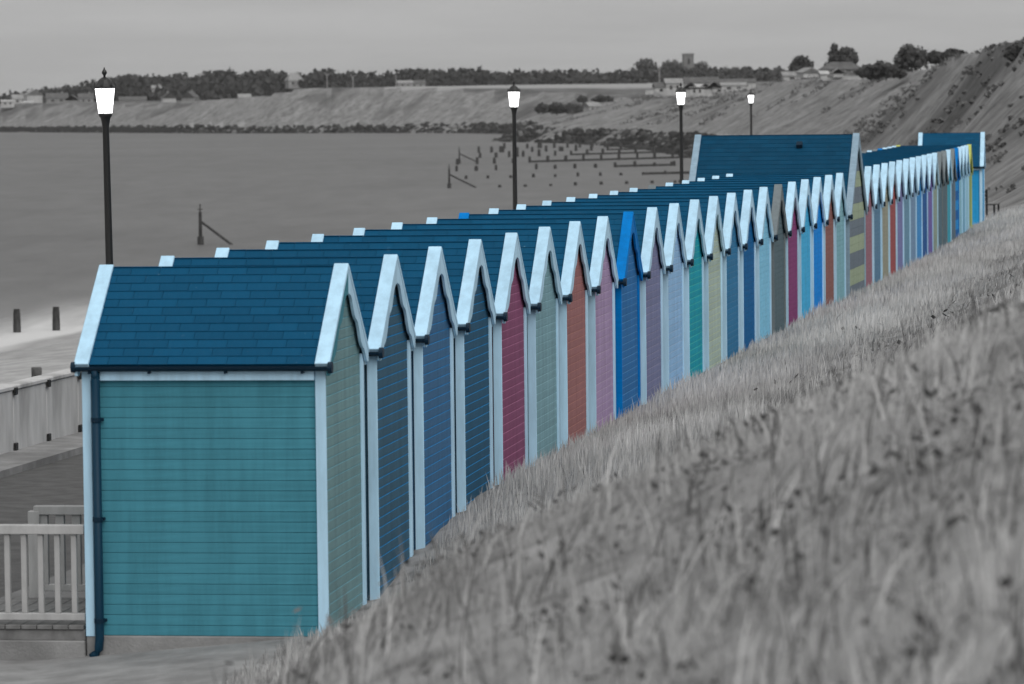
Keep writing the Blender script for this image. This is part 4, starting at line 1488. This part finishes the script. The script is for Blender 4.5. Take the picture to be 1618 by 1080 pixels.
edge_wall([(1150, 148, 965), (1165, 145, 970), (1180, 144, 975)], 'short white wall below the right end chalets', .8)
edge_wall([(1300, 124, 600), (1340, 122, 600), (1385, 121, 602), (1426, 120, 606)], 'pale bank wall along the top of the bare headland', .1)

def church():
    Y = 1930
    p = at(1087, 84, Y)
    g = at(1087, 140, Y).z
    H = p.z - g
    r = empty('church_tower', (p.x, Y, g), .12)
    tag(r, 'square flint church tower with battlements rising above the wood', 'church tower')
    a = 2.35
    obj('tower', MB().bbox(-a, a, -a, a, -1, H - 1.0, .05).mesh('tower', [M['flint']]), r)
    par = MB()
    for s in (-1, 1):
        par.box(-a - .1, a + .1, s * a - .15, s * a + .15, H - 1.0, H - .6)
        par.box(s * a - .15, s * a + .15, -a + .16, a - .16, H - 1.0, H - .6)
    obj('parapet', par.mesh('parapet', [M['flint']]), r)
    for i in range(4):
        x = -a - .1 + i * 1.4
        for s in (-1, 1):
            obj('merlon', MB().box(x, x + .8, s * a - .14, s * a + .14, H - .6, H).mesh('merlon', [M['flint']]), r)
    w = MB()
    w.add([(-.55, -a - .06, H - 5), (.55, -a - .06, H - 5), (.55, -a - .06, H - 2.8), (0, -a - .06, H - 2.0), (-.55, -a - .06, H - 2.8),
           (-.55, -a + .1, H - 5), (.55, -a + .1, H - 5), (.55, -a + .1, H - 2.8), (0, -a + .1, H - 2.0), (-.55, -a + .1, H - 2.8)],
          [(0, 1, 2, 3, 4), (0, 5, 6, 1), (1, 6, 7, 2), (2, 7, 8, 3), (3, 8, 9, 4), (4, 9, 5, 0)])
    obj('belfry_window', w.mesh('belfry_window', [M['farglass']]), r)
    for s in (-1, 1):
        obj('buttress', MB().box(s * a - .35, s * a + .35, -a - .5, -a + .2, -1, H - 6).mesh('buttress', [M['flint']]), r)
church()

def mast(px, ptop, pbase, Y, lab, blades):
    b = at(px, pbase, Y)
    h = at(px, ptop, Y).z - b.z
    r = empty('mast', b)
    tag(r, lab, 'wind turbine' if blades else 'mast')
    obj('pole', MB().tube([(0, 0, -1), (0, 0, h)], [.13, .08], 8).mesh('pole', [M['farwhite']]), r)
    if blades:
        hub = obj('hub', MB().bbox(-.15, .15, -.4, .4, h - .15, h + .15, .03).mesh('hub', [M['farwhite']]), r)
        for j in range(3):
            a = .4 + j * 2.094
            obj('blade', MB().tube([(0, -.42, h), (1.3 * math.cos(a), -.42, h + 1.3 * math.sin(a))], [.11, .04], 6).mesh('blade', [M['farwhite']]), r)
    else:
        obj('cap', MB().tube([(0, 0, h), (0, 0, h + .25)], .16, 8).mesh('cap', [M['farwhite']]), r)
mast(517, 118, 138, 1500, 'small wind turbine before the wood, left of two', True)
mast(558, 121, 143, 1450, 'small wind turbine before the wood, right of two', True)
mast(626, 120, 140, 1440, 'plain pale mast on the far cliff top', False)
mast(1042, 104, 134, 1300, 'tall thin pale mast left of the church tower', False)

# bench on the bank past the end of the row
p = at(1566, 322, 139)
bz = bank_z(np.array([p.x]), np.array([139.0]))[0][0]
bench = empty('park_bench', (p.x, 139, float(bz)), math.radians(75))
tag(bench, 'dark wooden bench on the bank past the end hut', 'bench')
for i in range(4):
    obj('seat_slat', MB().bbox(-.6, .6, -.22 + i * .11, -.13 + i * .11, .42, .45, .004).mesh('seat_slat', [M['iron']]), bench)
for i in range(3):
    obj('back_slat', MB().bbox(-.6, .6, .22 + .02 * i, .25 + .02 * i, .54 + i * .13, .63 + i * .13, .004).mesh('back_slat', [M['iron']]), bench)
for sx in (-.5, .5):
    for sy in (-.18, .22):
        obj('leg', MB().bbox(sx - .035, sx + .035, sy - .03, sy + .03, -.2, .42 if sy < 0 else .92, .004).mesh('leg', [M['iron']]), bench)

# ------------------------------------------------------------------ grass and weeds on the bank
def blades(P, h, w, lean, tone, bend=.5):
    n = len(P)
    a = rng.uniform(0, 2 * np.pi, n)
    side = np.stack([np.cos(a), np.sin(a) * .5, np.zeros(n)], 1)      # wide faces mostly towards the path
    side /= np.linalg.norm(side, axis=1)[:, None]
    ln = lean[:, None] * np.stack([np.cos(a * 7.3) * .8 + .22, np.sin(a * 7.3) * .8 - .15, np.zeros(n)], 1)
    upv = np.array([0, 0, 1.0])
    h1 = h[:, None]
    base = P - upv * .03
    mid = P + upv * h1 * .55 + ln * h1 * .35
    tip = P + upv * h1 + ln * h1 * (.35 + bend)
    hw = (w * .5)[:, None] * side
    V = np.stack([base - hw, base + hw, mid + hw * .8, mid - hw * .8, tip], 1).reshape(-1, 3)
    i = np.arange(n)[:, None] * 5
    T = np.concatenate([i + np.array([[0, 1, 2]]), i + np.array([[0, 2, 3]]), i + np.array([[3, 2, 4]])])
    return V, T, np.repeat(tone, 5)

def build_grass():
    n = 620000
    Yq = 4.5 * (140 / 4.5) ** (rng.random(n) ** .85)
    A = rng.uniform(-.115, .16, n)
    X = A * Yq
    z, s = bank_z(X, Yq)
    bend = np.clip((Yq - 84) / 46, 0, 2) ** 1.5 * 0
    ok = (s > np.where(Yq < 37.0, -1.25, .10)) & (z > path_z(X) - .02)
    X, Yq, z, s = X[ok], Yq[ok], z[ok], s[ok]
    n = len(X)
    patch = fbm(X / 1.3, Yq / 2.2, 3)
    patch2 = fbm(X / .45 + 30, Yq / .8, 2)
    strip_ = np.clip((3.1 + 1.6 * patch - s) / .8, 0, 1) * np.clip((s + .2) / .5, .35, 1)       # tall pale dry grass next to the huts
    keep = rng.random(n) < (.50 + .5 * strip_) * np.clip(1.0 + np.where(Yq < 30, .5, 1.4) * patch2, .25, 1) * np.clip(Yq / 34, .30, 1) * np.where(strip_ > .3, 1, .75)
    X, Yq, z, s, patch, patch2, strip_ = (v[keep] for v in (X, Yq, z, s, patch, patch2, strip_))
    n = len(X)
    sc = np.clip(Yq / 45, .55, 1.7)
    h = (.05 + .095 * strip_ * np.clip((Yq - 38) / 5, .25, 1) + .06 * rng.random(n)) * rng.uniform(.6, 1.4, n) * np.clip(1 + 1.1 * patch, .45, 1.7)
    w = (.006 + .006 * rng.random(n)) * sc * np.where(strip_ > .5, 1.0, 1.35)
    near = np.clip((34 - Yq) / 22, 0, 1)
    tone = .30 + .15 * strip_ + .09 * near + .34 * patch * (1 - .3 * near) + .20 * patch2 * (1 - .5 * near) + .25 * fbm(X / 3.0 + 50, Yq / 4.5, 3) + (.1 + .12 * near) * fbm(X / .30, Yq / .55, 2) + rng.normal(0, 1, n) * (.05 - .02 * near)
    tone = np.clip(tone, .08, .62)
    h = h * (1 - .35 * near)
    lean = rng.uniform(.0, .8, n) * (1.3 - .6 * strip_) + 1.0 * near * rng.random(n)
    V, T, t = blades(np.stack([X, Yq, z], 1), h, w, lean, tone)
    # taller bent stalks standing out of the turf near the camera and along the huts
    k = 2600
    Ys = 9.0 * (70 / 9.0) ** rng.random(k)
    Xs = rng.uniform(-.10, .15, k) * Ys
    zs, ss = bank_z(Xs, Ys)
    g = ss > 1.0
    Xs, Ys, zs = Xs[g], Ys[g], zs[g]
    k = len(Xs)
    V2, T2, t2 = blades(np.stack([Xs, Ys, zs], 1), rng.uniform(.14, .34, k), rng.uniform(.007, .014, k), rng.uniform(.1, 1.0, k), np.where(rng.random(k) < .45, rng.uniform(.07, .15, k), rng.uniform(.35, .55, k)))
    T = np.concatenate([T, T2 + len(V)])
    V = np.concatenate([V, V2])
    t = np.concatenate([t, t2])
    me = tri_mesh('dry_grass', V, T, [M['grass']], {'tone': t})
    tag(obj('dry_grass', me), 'dry pale grass covering the bank behind the huts', 'grass', kind='stuff')
build_grass()

def build_weeds():
    """dark leafy rosettes and stalks between the grass"""
    V, Q, T = [], [], []
    c = 0
    n = 2400
    for i in range(n):
        Y = 7.5 * (80 / 7.5) ** rng.random()
        X = rng.uniform(-.10, .15) * Y
        z, s = bank_z(np.array([X]), np.array([Y]))
        z, s = float(z[0]), float(s[0])
        if s < 2.2 or rng.random() > (.34 if Y < 23 else .16):
            continue
        m_ = int(rng.integers(8, 22))
        base = np.array([X, Y, z + .03])
        R = rng.uniform(.03, .08) * np.clip(Y / 26, 1.0, 1.6)
        tn = rng.uniform(.09, .19)
        for j in range(m_):
            a = rng.uniform(0, 2 * np.pi)
            el = rng.uniform(.0, .9)
            d = np.array([np.cos(a) * np.cos(el), np.sin(a) * np.cos(el), np.sin(el)])
            sd = np.array([-np.sin(a), np.cos(a), rng.uniform(-.4, .4)])
            l = R * rng.uniform(.5, 1.2)
            w = l * rng.uniform(.16, .34)
            o = base + rng.normal(0, R * 1.1, 3) * np.array([1.3, 1, .5])
            V += [o, o + d * l * .5 + sd * w, o + d * l, o + d * l * .5 - sd * w]
            Q.append((c, c + 1, c + 2, c + 3))
            T += [tn * rng.uniform(.7, 1.3)] * 4
            c += 4
    me = tri_mesh('weeds', np.array(V), None, [M['grass']], {'tone': np.array(T)}, quads=np.array(Q))
    tag(obj('weeds', me), 'dark leafy weeds scattered over the bank', 'weeds', kind='stuff')
build_weeds()

def build_scrub():
    """shrubs and tufts on the cliff faces and their edges"""
    C, R_, = [], []
    NT = 26000
    tv = CT[2] + (CT[12] - CT[2]) * rng.random(NT) ** 1.5
    dv = rng.uniform(0, 26, NT)
    RV = rng.uniform(.15, .5, NT)
    xy = np.array([coast_pt(t, d) for t, d in zip(tv, dv)])
    pxv = 809 + FPX * xy[:, 0] / xy[:, 1]
    nv = fbm(tv / 16.0, dv / 12.0 + 3, 3)
    bias = np.interp(np.interp(tv, CT, COAST[:, 1]), [200, 290, 303, 352, 360, 384, 393, 440, 470, 640, 760, 860], [.0, .03, .12, .12, -.2, -.2, .13, .13, -.05, -.08, 0, 0])
    zv = terrain(xy[:, 0], xy[:, 1])[0]
    okv = (pxv > 860) & (pxv < 1660) & (dv < 1.5 * np.interp(tv, CT, COAST[:, 2])) & (nv + bias + rng.uniform(-.05, .05, NT) > .07) & (zv > .3)
    for i in np.nonzero(okv)[0][:1100]:
        x, y = xy[i]
        z = float(zv[i])
        r = RV[i] * np.clip(y / 420, .7, 1.8)
        C.append((x, y, z + r * .25))
        R_.append((r * rng.uniform(.9, 1.7), r * 1.3, r * rng.uniform(.5, .9)))
    V, Q, T = foliage(C, R_, 16, .13, .10, .17)
    # leaf size grows with the distance band so that far tufts stay solid
    me = tri_mesh('scrub', V, None, [M['leaf']], {'tone': T}, quads=Q)
    tag(obj('cliff_scrub', me), 'dark scrub and tufts growing over the near cliffs', 'scrub', kind='stuff')
build_scrub()

# ------------------------------------------------------------------ sea air
mh = bpy.data.materials.new('sea_air')
mh.use_nodes = True
mh.node_tree.nodes.clear()
ho = mh.node_tree.nodes.new('ShaderNodeOutputMaterial')
hv = mh.node_tree.nodes.new('ShaderNodeVolumePrincipled')
hv.inputs['Color'].default_value = (0.9, 0.9, 0.9, 1)
hv.inputs['Density'].default_value = 0.00005
mh.node_tree.links.new(hv.outputs[0], ho.inputs['Volume'])
me = new_mesh('haze', boxv(-3100, 700, -30, 4600, -8, 60), BOXF, [mh])
tag(obj('haze', me), 'thin pale sea air over the bay', kind='stuff')
